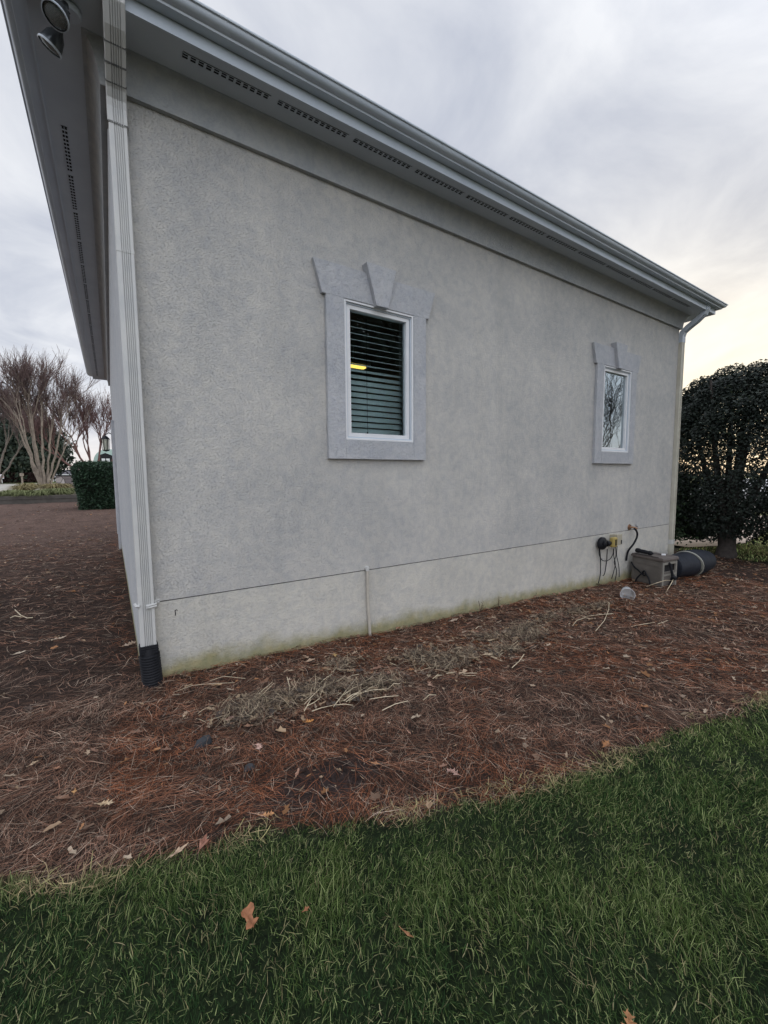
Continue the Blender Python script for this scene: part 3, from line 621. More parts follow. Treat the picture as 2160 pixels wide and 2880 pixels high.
for (a, c, d, e) in holes:
    b.add([(a, 0, d), (c, 0, d), (c, T, d), (a, T, d), (a, 0, e), (c, 0, e), (c, T, e), (a, T, e)], [(0, 1, 2, 3), (7, 6, 5, 4), (0, 3, 7, 4), (1, 5, 6, 2)])
b.build('upper_wall', M['stucco'], house)
b = MB(); b.add([(0, -.002, -.9), (L, -.002, -.9), (L, -.002, .580), (0, -.002, .580), (L, .015, .580), (0, .015, .580)], [(0, 1, 2, 3), (3, 2, 4, 5)])
b.build('base_wall', M['stucco_base'], house)
b = MB(); b.add([(0.001, .012, .575), (L-.001, .012, .575), (L-.001, .012, .593), (0.001, .012, .593)], [(0, 1, 2, 3)]); b.build('wall_joint', M['groove'], house)
b = MB(); b.add([(0, 0, -.9), (0, WD, -.9), (0, WD, ZC+.3), (0, 0, ZC+.3)], [(3, 2, 1, 0)]); b.add([(L, 0, -.9), (L, WD, -.9), (L, WD, ZC+.3), (L, 0, ZC+.3)], [(0, 1, 2, 3)]); b.add([(0, WD, -.9), (L, WD, -.9), (L, WD, ZC+.3), (0, WD, ZC+.3)], [(3, 2, 1, 0)])
b.build('side_wall', M['stucco_side'], house)
b = MB(); b.box((-.05, 6.9, -.2), (-.001, 7.2, 2.68)); b.box((-.05, 9.7, -.2), (-.001, 10.0, 2.68)); b.box((-.05, 7.2, 2.4), (-.001, 9.7, 2.68)); b.build('doorway_trim', M['stucco_fine'], house, bevel=.004)
b = MB(); b.box((-.03, 7.2, -.1), (-.002, 9.7, 2.4)); b.build('garage_door', M['frame'], house)
# room behind the front wall
b = MB(); x0, x1, y0, y1, z0, z1 = .3, L-.3, T+.001, 4.2, .2, 3.55
b.add([(x0,y0,z0),(x1,y0,z0),(x1,y1,z0),(x0,y1,z0),(x0,y0,z1),(x1,y0,z1),(x1,y1,z1),(x0,y1,z1)], [(0,1,2,3),(7,6,5,4),(1,5,6,2),(2,6,7,3),(3,7,4,0)])
b.box((4.0, T+.002, z0), (4.1, 4.2, z1))
b.build('room', M['interior'], house)
# eave: frieze cove, soffit, fascia, gutter, roof
cv = [(.0, ZC), (.037, ZC), (.038, 4.012)]+[(.038+.085*(1-math.cos(a)), 4.012+.206*math.sin(a)) for a in np.linspace(.12, 1.52, 9)]
b = MB(); b.ring(cv, L, WD); b.build('frieze', M['frieze'], house, smooth=True)
b = MB(); b.ring([(.1185, 4.2165), (.1185, 4.2205), (.371, 4.2205), (.371, 4.2105)], L, WD); b.build('soffit', M['soffit'], house)
b = MB(); b.ring([(.371, 4.2105), (.381, 4.2105), (.381, 4.36), (.30, 4.36)], L, WD); b.build('fascia', M['white_alu'], house)
gp = [(.384, 4.352), (.384, 4.289), (.446, 4.289), (.4505, 4.2895), (.452, 4.297), (.4535, 4.3015), (.463, 4.3045), (.476, 4.3085), (.487, 4.315), (.495, 4.3235), (.499, 4.334), (.5005, 4.342), (.511, 4.3445), (.514, 4.350), (.513, 4.357), (.505, 4.3575)]
b = MB(); b.ring(gp, L, WD); gut = b.build('gutter', M['white_alu'], house, smooth=True)
# hip roof with wavy shingle edge
def roof():
    b = MB(); sl_ = math.tan(math.radians(24)); d0 = .475; zb = 4.362
    n = 60
    def edge_pts(A, B):
        o = []
        for i in range(n+1):
            t_ = i/n; p_ = np.array(A)*(1-t_)+np.array(B)*t_; s = p_[0]+p_[1]
            sag = .010*math.exp(-((s-2.2)/.8)**2)+.006*math.sin(s*3.1)+.003*math.sin(s*9.7)
            o.append((p_[0], p_[1], zb+sag))
        return o
    cs = [(-d0, -d0, 0), (L+d0, -d0, 0), (L+d0, WD+d0, 0), (-d0, WD+d0, 0)]
    h = (L/2+d0)*sl_; r0 = (L/2, L/2, zb+h); r1 = (L/2, WD-L/2, zb+h); tops = [(r0, r0), (r0, r1), (r1, r1), (r1, r0)]
    for k_ in range(4):
        E = edge_pts(cs[k_], cs[(k_+1) % 4]); A, B = tops[k_]
        U = [(e[0], e[1], e[2]+.012) for e in E]; I2 = [tuple(np.array(A)*(1-i/n)+np.array(B)*(i/n)) for i in range(n+1)]
        m_ = len(E); b.add(E+U+I2, [(i, i+1, m_+i+1, m_+i) for i in range(n)]+[(m_+i, m_+i+1, 2*m_+i+1, 2*m_+i) for i in range(n)])
    for k_ in range(4):
        pass
    b.add([(-.3, -.3, 4.361), (L+.3, -.3, 4.361), (L+.3, WD+.3, 4.361), (-.3, WD+.3, 4.361)], [(0, 1, 2, 3)])
    return b.build('roof', M['shingle'], house)
roof()
# soffit vents: strips of paired slots
def vent(o0, along, mats):
    b = MB(); l = .575; w = .042
    def P_(u, v, z): return (o0+u, -.27+v, z) if along == 'x' else (-.27+v, o0+u, z)
    def quadbox(u0, u1, v0, v1, z0, z1, m):
        a = P_(u0, v0, z0); c = P_(u1, v1, z1); b.box((min(a[0], c[0]), min(a[1], c[1]), z0), (max(a[0], c[0]), max(a[1], c[1]), z1), m)
    quadbox(0, l, -w/2, w/2, 4.2170, 4.2195, 1)
    n_ = 12; p_ = l/n_
    for i in range(n_): quadbox(i*p_+p_*.66, (i+1)*p_, -w/2, w/2, 4.2158, 4.2168, 0)
    for v in (-w/2, -.003, w/2-.004): quadbox(0, l, v, v+.004, 4.2154, 4.2166, 0)
    return b.build('soffit_vent', mats, house)
for i in range(12): vent(.42+i*.633, 'x', [M['soffit'], M['dark']])
for i in range(15): vent(.83+i*.633, 'y', [M['soffit'], M['dark']])

# windows
def window(w, blinds):
    X0, X1 = w+OX0, w+OX1
    s = MB()
    # surround as butted blocks: two jambs, sill block, flared head
    yF, yB = -.04, -.0005
    s.prism([(w, 1.655), (X0, 1.655), (X0, 3.07), (w, 3.07)], yF, yB); s.prism([(X1, 1.655), (w+1.105, 1.655), (w+1.105, 3.07), (X1, 3.07)], yF, yB)
    s.prism([(X0, 1.655), (X1, 1.655), (X1, OZ0), (X0, OZ0)], yF, yB)
    s.prism([(w-.035, 3.07), (w+1.14, 3.07), (w+1.22, 3.34), (w-.115, 3.34)], yF, yB)
    so_ = s.build('window_surround', M['stucco_fine'], house, bevel=.003)
    k = MB(); k.prism([(w+.488, 3.055), (w+.620, 3.055), (w+.710, 3.413), (w+.385, 3.413)], -.085, -.001); k.build('keystone', M['stucco_fine'], so_, bevel=.003)
    fr_ = MB()
    def frame(b_, xa, xb, za, zb, t_, yf, yb):
        b_.prism([(xa, za), (xb, za), (xb-t_, za+t_), (xa+t_, za+t_)], yf, yb); b_.prism([(xa, zb), (xa+t_, zb-t_), (xb-t_, zb-t_), (xb, zb)], yf, yb)
        b_.prism([(xa, za), (xa+t_, za+t_), (xa+t_, zb-t_), (xa, zb)], yf, yb); b_.prism([(xb, za), (xb, zb), (xb-t_, zb-t_), (xb-t_, za+t_)], yf, yb)
    frame(fr_, X0+.002, X1-.002, OZ0+.002, OZ1-.002, .018, -.034, .09); wo = fr_.build('window', M['frame'], house, bevel=.002)
    f2 = MB(); frame(f2, X0+.0205, X1-.0205, OZ0+.0205, OZ1-.0205, .012, -.018, .09); f2.build('frame_stop', M['white_alu'], wo)
    f3 = MB(); frame(f3, X0+.0365, X1-.0365, OZ0+.0335, OZ1-.0335, .036, -.010, .05); f3.build('sash', M['frame'], wo, bevel=.002)
    g = MB(); g.add([(X0+.07, .022, OZ0+.067), (X1-.07, .022, OZ0+.067), (X1-.07, .022, OZ1-.067), (X0+.07, .022, OZ1-.067)], [(0, 1, 2, 3)]); g.build('pane', M['glass'], wo)
    if blinds:
        bl = MB(); z = 1.88
        while z < 3.0:
            n_ = 4; V = []; a = math.radians(22+38*float(1-sstep(2.35, 2.62, z)))
            for i in range(n_+1):
                u = (i/n_-.5)*.056; h = .0035*(1-(2*i/n_-1)**2)
                for xx in (X0+.045, X1-.045): V.append((xx, .115+u*math.cos(a), z+u*math.sin(a)+h))
            bl.add(V, [(2*i, 2*i+1, 2*i+3, 2*i+2) for i in range(n_)]); z += .0565
        q = bl.build('blind', M['blind'], wo, smooth=True); q.modifiers.new('s', 'SOLIDIFY').thickness = .002
        c = MB(); c.tube([(X0+.30, .086, 3.0), (X0+.30, .085, 2.3), (X0+.302, .084, 1.93)], .0016, 5); c.lathe((X0+.302, .084, 1.93), (0, 0, -1), [(.001, 0), (.006, .01), (.007, .03), (.001, .032)], 8); c.build('blind_cord', M['dark'], wo)
window(Wn[0], True); window(Wn[1], False)
b = MB(); b.box((2.5, 2.47, 3.225), (3.42, 2.56, 3.253)); lamp = thing('ceiling_light', (2.9, 2.5, 3.25), 'glowing yellow tube light seen through the blinds of the nearer window', 'light')
b.build('tube', M['emit'], lamp); b = MB(); b.box((2.45, 2.40, 3.258), (3.47, 2.63, 3.30)); b.tube([(2.7, 2.5, 3.30), (2.7, 2.5, 3.55)], .01, 6); b.tube([(3.2, 2.5, 3.30), (3.2, 2.5, 3.55)], .01, 6); b.build('housing', M['frame'], lamp)

# downspouts: ribbed rectangular pipe
def spout_profile(w, d):
    """closed outline in (u across, v out of the wall); ribbed front"""
    pts = [(0, .004), (0, d-.006), (.004, d)]; u0, u1 = .028*w/.1, .084*w/.1; n_ = 5; p_ = (u1-u0)/n_
    for i in range(n_):
        u = u0+i*p_; pts += [(u, d), (u+p_*.10, d-.009), (u+p_*.42, d-.009), (u+p_*.52, d)]
    pts += [(w-.004, d), (w, d-.006), (w, .004)]
    return pts
def sweep_spout(b, path, w, d, m=0):
    """path of (x0, y_back, z, tilt, scale); cross section perpendicular to travel in the y-z plane, x = left edge"""
    pr = spout_profile(w, d); n_ = len(pr); V = []
    for (x0, yb, z, tl) in path:
        c_, s_ = math.cos(tl), math.sin(tl)
        for u, v in pr: V.append((x0+u, yb-v*c_, z-v*s_))
    F = [(i*n_+j, i*n_+(j+1) % n_, (i+1)*n_+(j+1) % n_, (i+1)*n_+j) for i in range(len(path)-1) for j in range(n_)]+[tuple(range(n_)), tuple(range(len(path)*n_-1, (len(path)-1)*n_-1, -1))]
    b.add(V, F, m)
b = MB(); sweep_spout(b, [(-.004, -.012, .28, 0), (-.004, -.012, 3.3, 0), (-.004, -.012, 3.80, 0)], .102, .074); sp = b.build('downspout', M['spout'], house)
b = MB(); pth = [(-.008, -.008, 3.76, 0), (-.008, -.008, 3.86, 0), (-.008, -.022, 3.93, .35), (-.008, -.065, 3.995, .7), (-.008, -.22, 4.12, .75), (-.008, -.28, 4.165, .6), (-.008, -.335, 4.225, .2), (-.008, -.345, 4.289, 0)]
sweep_spout(b, pth, .110, .082); b.build('elbow', M['spout'], sp)
for q_ in ((-.0105, -.005, 3.762, 0, 3.770), (-.0105, -.078, 4.010, .72, 4.018), (-.0105, -.150, 4.067, .75, 4.074), (-.0105, -.222, 4.126, .75, 4.134)):
    b = MB(); sweep_spout(b, [(q_[0], q_[1], q_[2], q_[3]), (q_[0], q_[1]-(q_[4]-q_[2])*math.tan(min(q_[3], .8)), q_[4], q_[3])], .115, .0865); b.build('seam', M['seam'], sp)
for z0_, z1_ in ((2.98, 3.005),):
    b = MB(); sweep_spout(b, [(-.006, -.010, z0_, 0), (-.006, -.010, z1_, 0)], .106, .078); b.build('coupling', M['spout'], sp)
b = MB()
for z in (.585, .600): b.tube([(.135, -.004, z), (.106, -.012, z), (.106, -.088, z-.004), (.075, -.093, z-.006), (.045, -.093, z-.008)], .008, 6)
b.tube([(-.02, -.05, .605), (-.012, -.088, .60), (.006, -.092, .598)], .011, 6); b.lathe((.055, -.09, .590), (0, -1, 0), [(0, .014), (.006, .013), (.006, 0)], 8); b.build('strap', M['spout'], sp, smooth=True)
# black adapter and corrugated drain pipe
dr = thing('drain_pipe', (.05, -.06, 0), 'black corrugated drain pipe under the near corner downspout', 'drain pipe')
b = MB(); b.box((-.010, -.096, .235), (.106, -.004, .30)); 
for z in (.248, .266, .284): b.box((-.013, -.099, z-.003), (.109, -.002, z+.003))
b.build('adapter', M['black'], dr, bevel=.004)
b = MB(); prof = [(.046, -.02), (.055, .03)]
z = .03
while z < .30: prof += [(.066, z), (.068, z+.003), (.068, z+.010), (.061, z+.013), (.061, z+.018)]; z += .0195
ax = np.array([.05, -.03, -1.]); b.lathe((.048, -.054, .255), ax, prof, 28); b.build('corrugated_pipe', M['black'], dr, smooth=True)
# far right downspout on the end wall corner
b = MB(); sweep_spout(b, [(L+.012, .02, -.16, 0), (L+.012, .02, 3.9, 0)], .102, .074); sp2 = b.build('downspout', mottled('weathered_spout', (.42, .40, .33), (.56, .54, .46), 4, .45), house)
b = MB(); pth = [(L+.010, .022, 3.78, 0), (L+.010, .022, 3.88, 0), (L+.010, -.0, 3.97, .4), (L+.010, -.09, 4.05, .75), (L+.010, -.20, 4.12, .75), (L+.010, -.29, 4.19, .45), (L+.010, -.318, 4.24, .1), (L+.010, -.318, 4.289, 0)]
sweep_spout(b, pth, .110, .08); b.build('elbow', M['white_alu'], sp2)
b = MB(); sweep_spout(b, [(L+.008, .024, .22, 0), (L+.008, .024, .30, 0)], .110, .082); b.build('coupling', M['spout'], sp2)

# vertical conduit on the base wall
b = MB(); b.tube([(1.912, -.026, .60), (1.914, -.026, .3), (1.935, -.030, -.12)], .0145, 10); cdt = tag(b.build('wall_pipe', M['pvc'], smooth=True), 'thin white drain pipe running down the base of the wall', 'pipe')
b = MB(); b.tube([(1.912, .0, .607), (1.912, -.028, .607)], .021, 10); b.tube([(1.912, -.026, .585), (1.912, -.026, .625)], .019, 10); b.build('elbow', M['spout'], cdt, smooth=True)
b = MB(); b.tube([(.235, -.001, .50), (.237, -.006, .478), (.236, -.006, .462)], .003, 5); b.tube([(.235, -.004, .50), (.246, -.006, .505), (.252, -.006, .498)], .003, 5)
tag(b.build('wall_hook', M['dark']), 'tiny dark rusty hook on the base of the wall', 'hook')

# ------------------------------------------------------------------ outlet, timer, adapters
tan = mottled('tan_metal', (.34, .31, .24), (.40, .37, .29), 10, .5)
ob_ = thing('outlet_box', (6.38, 0, .48), 'tan weatherproof outlet box on the wall above the cords', 'outlet box')
b = MB(); b.box((6.31, -.055, .395), (6.46, -.001, .565)); b.build('back_box', tan, ob_, bevel=.004)
b = MB(); b.box((6.305, -.12, .405), (6.465, -.057, .572)); b.build('cover', tan, ob_, bevel=.008)
b = MB(); b.box((6.42, -.1215, .42), (6.455, -.1205, .48)); b.build('sticker', M['dark'], ob_)
ye = thing('plug_adapter', (6.2, -.1, .46), 'yellow plug adapter between the black timer and the outlet box', 'plug')
b = MB(); b.box((6.17, -.145, .39), (6.29, -.075, .54)); b.build('body', mottled('yellow_plastic', (.32, .24, .07), (.40, .31, .10), 12, .5), ye, bevel=.02)
b = MB(); b.box((6.205, -.149, .42), (6.225, -.146, .51)); b.box((6.24, -.149, .42), (6.255, -.146, .51)); b.build('slots', M['dark'], ye)
ti = thing('outdoor_timer', (6., 0, .46), 'round black plug timer hanging on the wall', 'timer')
b = MB(); b.lathe((6.0, -.03, .462), (0, -1, 0), [(0, 0), (.085, 0), (.095, .01), (.095, .05), (.088, .06), (.06, .068), (0, .07)], 14); b.build('housing', M['black'], ti, smooth=True)
b = MB(); b.lathe((6.0, -.1, .462), (0, -1, 0), [(.05, 0), (.05, .014), (.044, .018), (0, .018)], 16); b.build('dial', M['black'], ti, smooth=True)
b = MB(); b.lathe((6.08, -.075, .455), (1, -.2, 0), [(.045, 0), (.05, .01), (.04, .05), (.03, .09), (0, .09)], 12); b.build('plug', M['black'], ti, smooth=True)
def cord(pts, r, label, name='power_cord', cat='cord', mat=None, grp='cords hanging below the outlet', sub=3):
    P_ = [Vector(p) for p in pts]; Q = []
    for i in range(len(P_)-1):
        p0 = P_[max(i-1, 0)]; p1 = P_[i]; p2 = P_[i+1]; p3 = P_[min(i+2, len(P_)-1)]
        for k_ in range(sub):
            t_ = k_/sub; Q.append(.5*((2*p1)+(-p0+p2)*t_+(2*p0-5*p1+4*p2-p3)*t_*t_+(-p0+3*p1-3*p2+p3)*t_**3))
    Q.append(P_[-1]); b_ = MB(); b_.tube([tuple(q) for q in Q], r, 7); return tag(b_.build(name, mat or M['black'], smooth=True), label, cat, grp)
S6 = lambda x, y: (1640+x/3.95, 1420+y/3.95)
def wpt(x, y, yy=-.05): return at(*S6(x, y), Y=yy)
cord([wpt(182, 470), wpt(190, 560, -.03), wpt(195, 650, -.03), wpt(190, 780, -.05), wpt(168, 870, -.08)], .007, 'straight black cord falling to the soil, leftmost of the cords')
cord([wpt(268, 490), wpt(265, 570, -.04), wpt(258, 650, -.04), wpt(240, 760, -.05), wpt(222, 785, -.06)], .007, 'black cord below the timer ending in a small hook of wire')
cord([wpt(178, 490), wpt(180, 560), wpt(215, 615), wpt(255, 622), wpt(300, 600), wpt(330, 550), wpt(337, 490)], .006, 'black cord hanging in a loop from timer to adapter')
cord([wpt(345, 470), wpt(340, 560), wpt(358, 650), wpt(345, 720), wpt(318, 820)], .006, 'black cord crossing over its neighbour below the adapter')
cord([wpt(360, 460), wpt(365, 560), wpt(345, 640), wpt(372, 730), wpt(355, 840)], .006, 'wavy black cord in the middle of the crossing pair')
cord([wpt(378, 455), wpt(372, 560), wpt(390, 640), wpt(400, 720), wpt(400, 800)], .006, 'black cord falling beside the hose reel, rightmost of the cords')

# hose bib, hose
bib = thing('hose_tap', (6.95, 0, .63), 'small brass garden tap on the wall joint', 'tap')
brass = mottled('old_brass', (.22, .12, .07), (.30, .18, .11), 30, .4, 0, 40, .5, .7)
b = MB(); b.lathe((6.90, -.001, .635), (0, -1, 0), [(0, .012), (.045, .012), (.05, 0)], 14); b.tube([(6.90, -.005, .635), (6.92, -.07, .635), (6.95, -.10, .615)], .016, 8); b.build('spout', brass, bib, smooth=True)
b = MB(); b.tube([(6.92, -.06, .635), (6.96, -.075, .655)], .008, 6); b.lathe((6.965, -.08, .657), (.5, -.4, .4), [(0, 0), (.028, 0), (.030, .006), (.028, .012), (0, .012)], 10); b.build('handle', mottled('zinc', (.4, .4, .42), (.5, .5, .52), 20, .35, 0, 40, .5, .6), bib, smooth=True)
hp = [wpt(570, 262, -.11), wpt(598, 300, -.11), wpt(600, 350, -.11), wpt(575, 410, -.1), wpt(545, 455, -.08), wpt(520, 485, -.06), wpt(500, 515, -.04), wpt(488, 560, -.03), wpt(480, 620, -.03)]
cord(hp, .0155, 'black garden hose curving from the tap down behind the reel box', 'garden_hose', 'hose', grp=None)

# ------------------------------------------------------------------ hose reel box
A0 = np.array([6.75, -.575]); B0 = A0+np.array([math.cos(1.32), math.sin(1.32)]); C0 = A0+np.array([1., -.10])   # front right foot, front left foot, back right foot
u_ = (B0-A0); ul = np.linalg.norm(u_); u_ = u_/ul; v_ = (C0-A0)/np.linalg.norm(C0-A0)
ul = .51; vl = .40; HB = .40; zb = -.225
def RB(a, c, z): q = A0+u_*a*ul+v_*c*vl; return np.array([q[0], q[1], zb+z])
reel = thing('hose_reel_box', (*((A0+B0)/2), zb), 'taupe plastic hose reel box standing against the wall', 'hose reel')
taupe = mottled('taupe_plastic', (.115, .105, .095), (.16, .145, .13), 7, .55, .1, 60); taupe2 = mottled('taupe_lid', (.095, .08, .075), (.13, .11, .10), 7, .5, .1, 60); pale_t = mottled('taupe_rim', (.20, .19, .17), (.26, .25, .22), 9, .5)
b = MB()
def hexa(b, f, a0, a1, c0, c1, z0, z1, tp=0., m=0):
    P_ = [f(a0, c0, z0), f(a1, c0, z0), f(a1, c1, z0), f(a0, c1, z0), f(a0+tp, c0+tp, z1), f(a1-tp, c0+tp, z1), f(a1-tp, c1-tp, z1), f(a0+tp, c1-tp, z1)]
    b.add(P_, [(0,3,2,1),(4,5,6,7),(0,1,5,4),(1,2,6,5),(2,3,7,6),(3,0,4,7)], m)
# corner posts and panels; the near end (a=0) is open where the crank sits
hexa(b, RB, .03, .97, .0, .04, 0, HB); hexa(b, RB, .03, .97, .96, 1., 0, HB); hexa(b, RB, .97, 1., 0, 1, 0, HB)
hexa(b, RB, 0, .03, 0, .16, 0, HB); hexa(b, RB, 0, .03, .84, 1, 0, HB); hexa(b, RB, 0, .03, .16, .84, HB-.06, HB); hexa(b, RB, 0, .03, .16, .84, .0, .24)
b.build('body', taupe, reel, bevel=.008)
b = MB(); hexa(b, RB, .02, .98, -.016, -.001, .02, .06); hexa(b, RB, .02, .98, -.016, -.001, HB-.09, HB-.04); hexa(b, RB, .0, .10, -.016, -.001, .06, HB-.09); hexa(b, RB, .90, 1., -.016, -.001, .06, HB-.09); b.build('front_ribs', taupe, reel, bevel=.006)
b = MB(); hexa(b, RB, -.014, -.001, .02, .12, .0, HB-.02); hexa(b, RB, -.014, -.001, .88, .98, .0, HB-.02); hexa(b, RB, -.014, -.001, .12, .88, HB-.055, HB-.02); hexa(b, RB, -.014, -.001, .12, .88, .17, .20); b.build('end_rim', pale_t, reel, bevel=.004)
b = MB(); hexa(b, RB, .05, .95, .06, .95, .02, HB-.03); b.build('inner_well', M['dark'], reel)
b = MB(); hexa(b, RB, -.04, 1.04, -.045, 1.04, HB+.001, HB+.035, 0); hexa(b, RB, -.03, 1.03, -.03, 1.03, HB+.036, HB+.052, .02); b.build('lid', taupe2, reel, bevel=.008)
b = MB(); hexa(b, RB, .12, .90, -.02, -.0, HB+.0525, HB+.058); b.build('lid_slot', M['dark'], reel)
b = MB(); q = RB(-.03, .42, .36); e = RB(-.10, .52, .16); b.tube([RB(.1, .40, .36), q], .022, 10); b.tube([q, RB(-.07, .46, .27), e], [.020, .018, .022], 8); b.tube([e, RB(-.20, .54, .14)], .030, 10); b.tube([e, RB(-.06, .5, .05), RB(-.1, .36, .03)], .024, 8); b.build('crank', M['black'], reel, smooth=True)
noz = thing('hose_nozzle', tuple(RB(.75, .3, HB+.06)), 'black hose nozzle lying on the reel box lid', 'nozzle')
b = MB(); nz0 = RB(.93, .10, HB+.10); nz1 = RB(.50, .18, HB+.085); dv = nz1-nz0; ln = np.linalg.norm(dv)
b.lathe(nz0, dv, [(0, 0), (.030, 0), (.038, .02), (.038, .05), (.030, .07), (.032, .12), (.030, .17), (.024, .18), (.024, .2)], 14); b.build('grip', M['black'], noz, smooth=True)
b = MB(); b.lathe(nz0+dv/ln*.2, dv, [(.02, 0), (.034, .004), (.036, .03), (.030, .045), (.018, .05), (.012, .07), (0, .07)], 12); b.build('coupling', M['black'], noz, smooth=True)
q0 = nz0+dv/ln*.26; q1 = RB(.30, .55, HB+.065); b = MB(); b.tube([q0, (q0+q1)/2+np.array([0, 0, .004]), q1], .006, 6); b.build('leader_hose', M['black'], noz, smooth=True)
cup1 = MB(); cup1.tube([q1, RB(.20, .62, HB+.068)], .016, 8); tag(cup1.build('hose_connector', M['frame'], smooth=True), 'white plastic hose connector on the far side of the reel lid', 'connector')
hz_ = [RB(1.02, .0, .30), RB(.9, -.06, .24), RB(.72, -.10, .20), RB(.60, -.12, .17), RB(.52, -.12, .17)]
cord([tuple(q) for q in hz_], .013, 'black leader hose slung across the front of the reel box', 'leader_hose', 'hose', grp=None)
cord([tuple(RB(.56, -.13, .17)), tuple(RB(.50, -.15, .22)), tuple(RB(.44, -.14, .18)), tuple(RB(.50, -.13, .14)), tuple(RB(.58, -.15, .16)), tuple(RB(.70, -.2, .08)), tuple(RB(.74, -.25, .0))], .012, 'black hose loop knotted in front of the reel box', 'hose_loop', 'hose', grp=None)
cord([tuple(RB(.46, -.14, .18)), tuple(RB(.34, -.17, .13)), tuple(RB(.26, -.2, .04)), tuple(RB(.25, -.2, -.02))], .012, 'black hose end hanging down the right of the reel front', 'hose_end', 'hose', grp=None)

# white cup and wire
cp = gat(1765, 1672, .05); cupo = thing('plastic_cup', tuple(cp), 'crumpled clear white plastic cup lying in the leaves before the reel box', 'cup')
mc = bpy.data.materials.new('clear_plastic'); mc.use_nodes = True; bb = mc.node_tree.nodes['Principled BSDF']; bb.inputs['Base Color'].default_value = (.62, .64, .66, 1); bb.inputs['Roughness'].default_value = .25; bb.inputs['Alpha'].default_value = .62
b = MB(); axc = np.array([-.75, -.45, -.06]); b.lathe(cp+np.array([.07, .05, .03]), axc, [(0, 0), (.058, 0), (.062, .01), (.064, .05), (.070, .07), (.068, .09), (.080, .15), (.086, .17), (.083, .17)], 18); b.build('shell', mc, cupo, smooth=True)
b = MB(); b.lathe(cp+np.array([.07, .05, .03])+axc/np.linalg.norm(axc)*.165, axc, [(.086, 0), (.091, .004), (.091, .012), (.086, .014)], 18); b.build('rim', mc, cupo, smooth=True)
cane([(1818, 1650, .02), (1845, 1640, .10), (1872, 1632, .14), (1893, 1633, .12), (1880, 1655, .03)], .006, 'white bent strap looping in front of the reel box', 'bent_strap')
b = MB(); P_ = [gat(1872, 1668, .0), gat(1885, 1645, .08), gat(1898, 1622, .16)]; b.tube(P_, .004, 5); tag(b.build('pale_stick', M['straw']), 'thin pale stick leaning near the crank of the reel box', 'stick')

# ------------------------------------------------------------------ big barrel lying behind the reel
M['bluegrey'] = mottled('blue_black_plastic', (.009, .012, .019), (.020, .024, .034), 14, .6, .2, 90, .25)
bar = thing('plastic_barrel', (8.4, -.3, -.25), 'large black plastic barrel lying on its side with a pale rim band', 'barrel')
axb = np.array([.99, -.10, .0]); c0 = np.array([7.62, -.33, -.055]); ea = axb/np.linalg.norm(axb)
b = MB(); b.lathe(c0, axb, [(0, 0), (.17, 0), (.185, .01), (.20, .25), (.212, .45), (.215, .52)], 36); b.build('lower_shell', M['bluegrey'], bar, smooth=True)
olive = mottled('pale_band', (.24, .25, .22), (.33, .33, .29), 9, .5)
tl = np.array([.93, .02, .30]); tl /= np.linalg.norm(tl)
b = MB(); b.lathe(c0+ea*.545, tl, [(.20, -.02), (.236, -.018), (.240, -.006), (.236, .008), (.20, .010)], 36); b.build('rim_band', olive, bar, smooth=True)
b = MB(); b.lathe(c0+ea*.585, tl, [(.20, -.014), (.238, -.012), (.238, .018), (.20, .020)], 36); b.build('lid_band', M['bluegrey'], bar, smooth=True)
b = MB(); b.lathe(c0+ea*.56, axb, [(.214, 0), (.217, .05), (.228, .08), (.222, .22), (.200, .42), (.175, .55), (.13, .63), (.07, .66), (0, .67)], 36); b.build('upper_shell', M['bluegrey'], bar, smooth=True)

# ------------------------------------------------------------------ security light under the soffit
sec = thing('security_light', (-.2, -.1, 4.2), 'twin head security light hanging under the corner soffit', 'light')
chrome = mottled('lamp_chrome', (.05, .06, .07), (.11, .12, .13), 5, .2, 0, 40, .6, .5)
b = MB(); b.lathe((-.17, -.20, 4.214), (0, 0, -1), [(0, .03), (.05, .03), (.058, .02), (.06, 0)], 18); b.build('base_plate', M['white_alu'], sec, smooth=True)
def head(c, d, anchor, r=.062):
    d = np.array(d, float); d /= np.linalg.norm(d); c = np.array(c, float)
    b = MB(); b.tube([anchor, (np.array(anchor)+c-d*.05)/2+np.array([0, 0, .01]), c-d*.07], [.009, .008, .012], 8); b.build('arm', M['black'], sec, smooth=True)
    b = MB(); b.lathe(c, d, [(.0, -.085), (.018, -.085), (.020, -.06), (.028, -.045), (.046, -.015), (r*.92, .02), (r, .045), (r, .052), (r*.93, .052)], 24); h_ = b.build('lamp_head', chrome, sec, smooth=True)
    b = MB(); b.lathe(c, d, [(r*.92, .049), (r*.6, .058), (0, .062)], 24); b.build('lens', M['lampglass'], h_, smooth=True)
    b = MB(); b.lathe(c, d, [(r, .044), (r*1.06, .046), (r*1.06, .056), (r*.98, .057)], 24); b.build('rim', M['white_alu'], h_, smooth=True)
head((-.255, -.095, 4.10), (-.45, .25, -.8), (-.19, -.18, 4.19), .058)
head((-.215, -.27, 4.12), (-.35, -.3, -.85), (-.17, -.21, 4.19), .062)

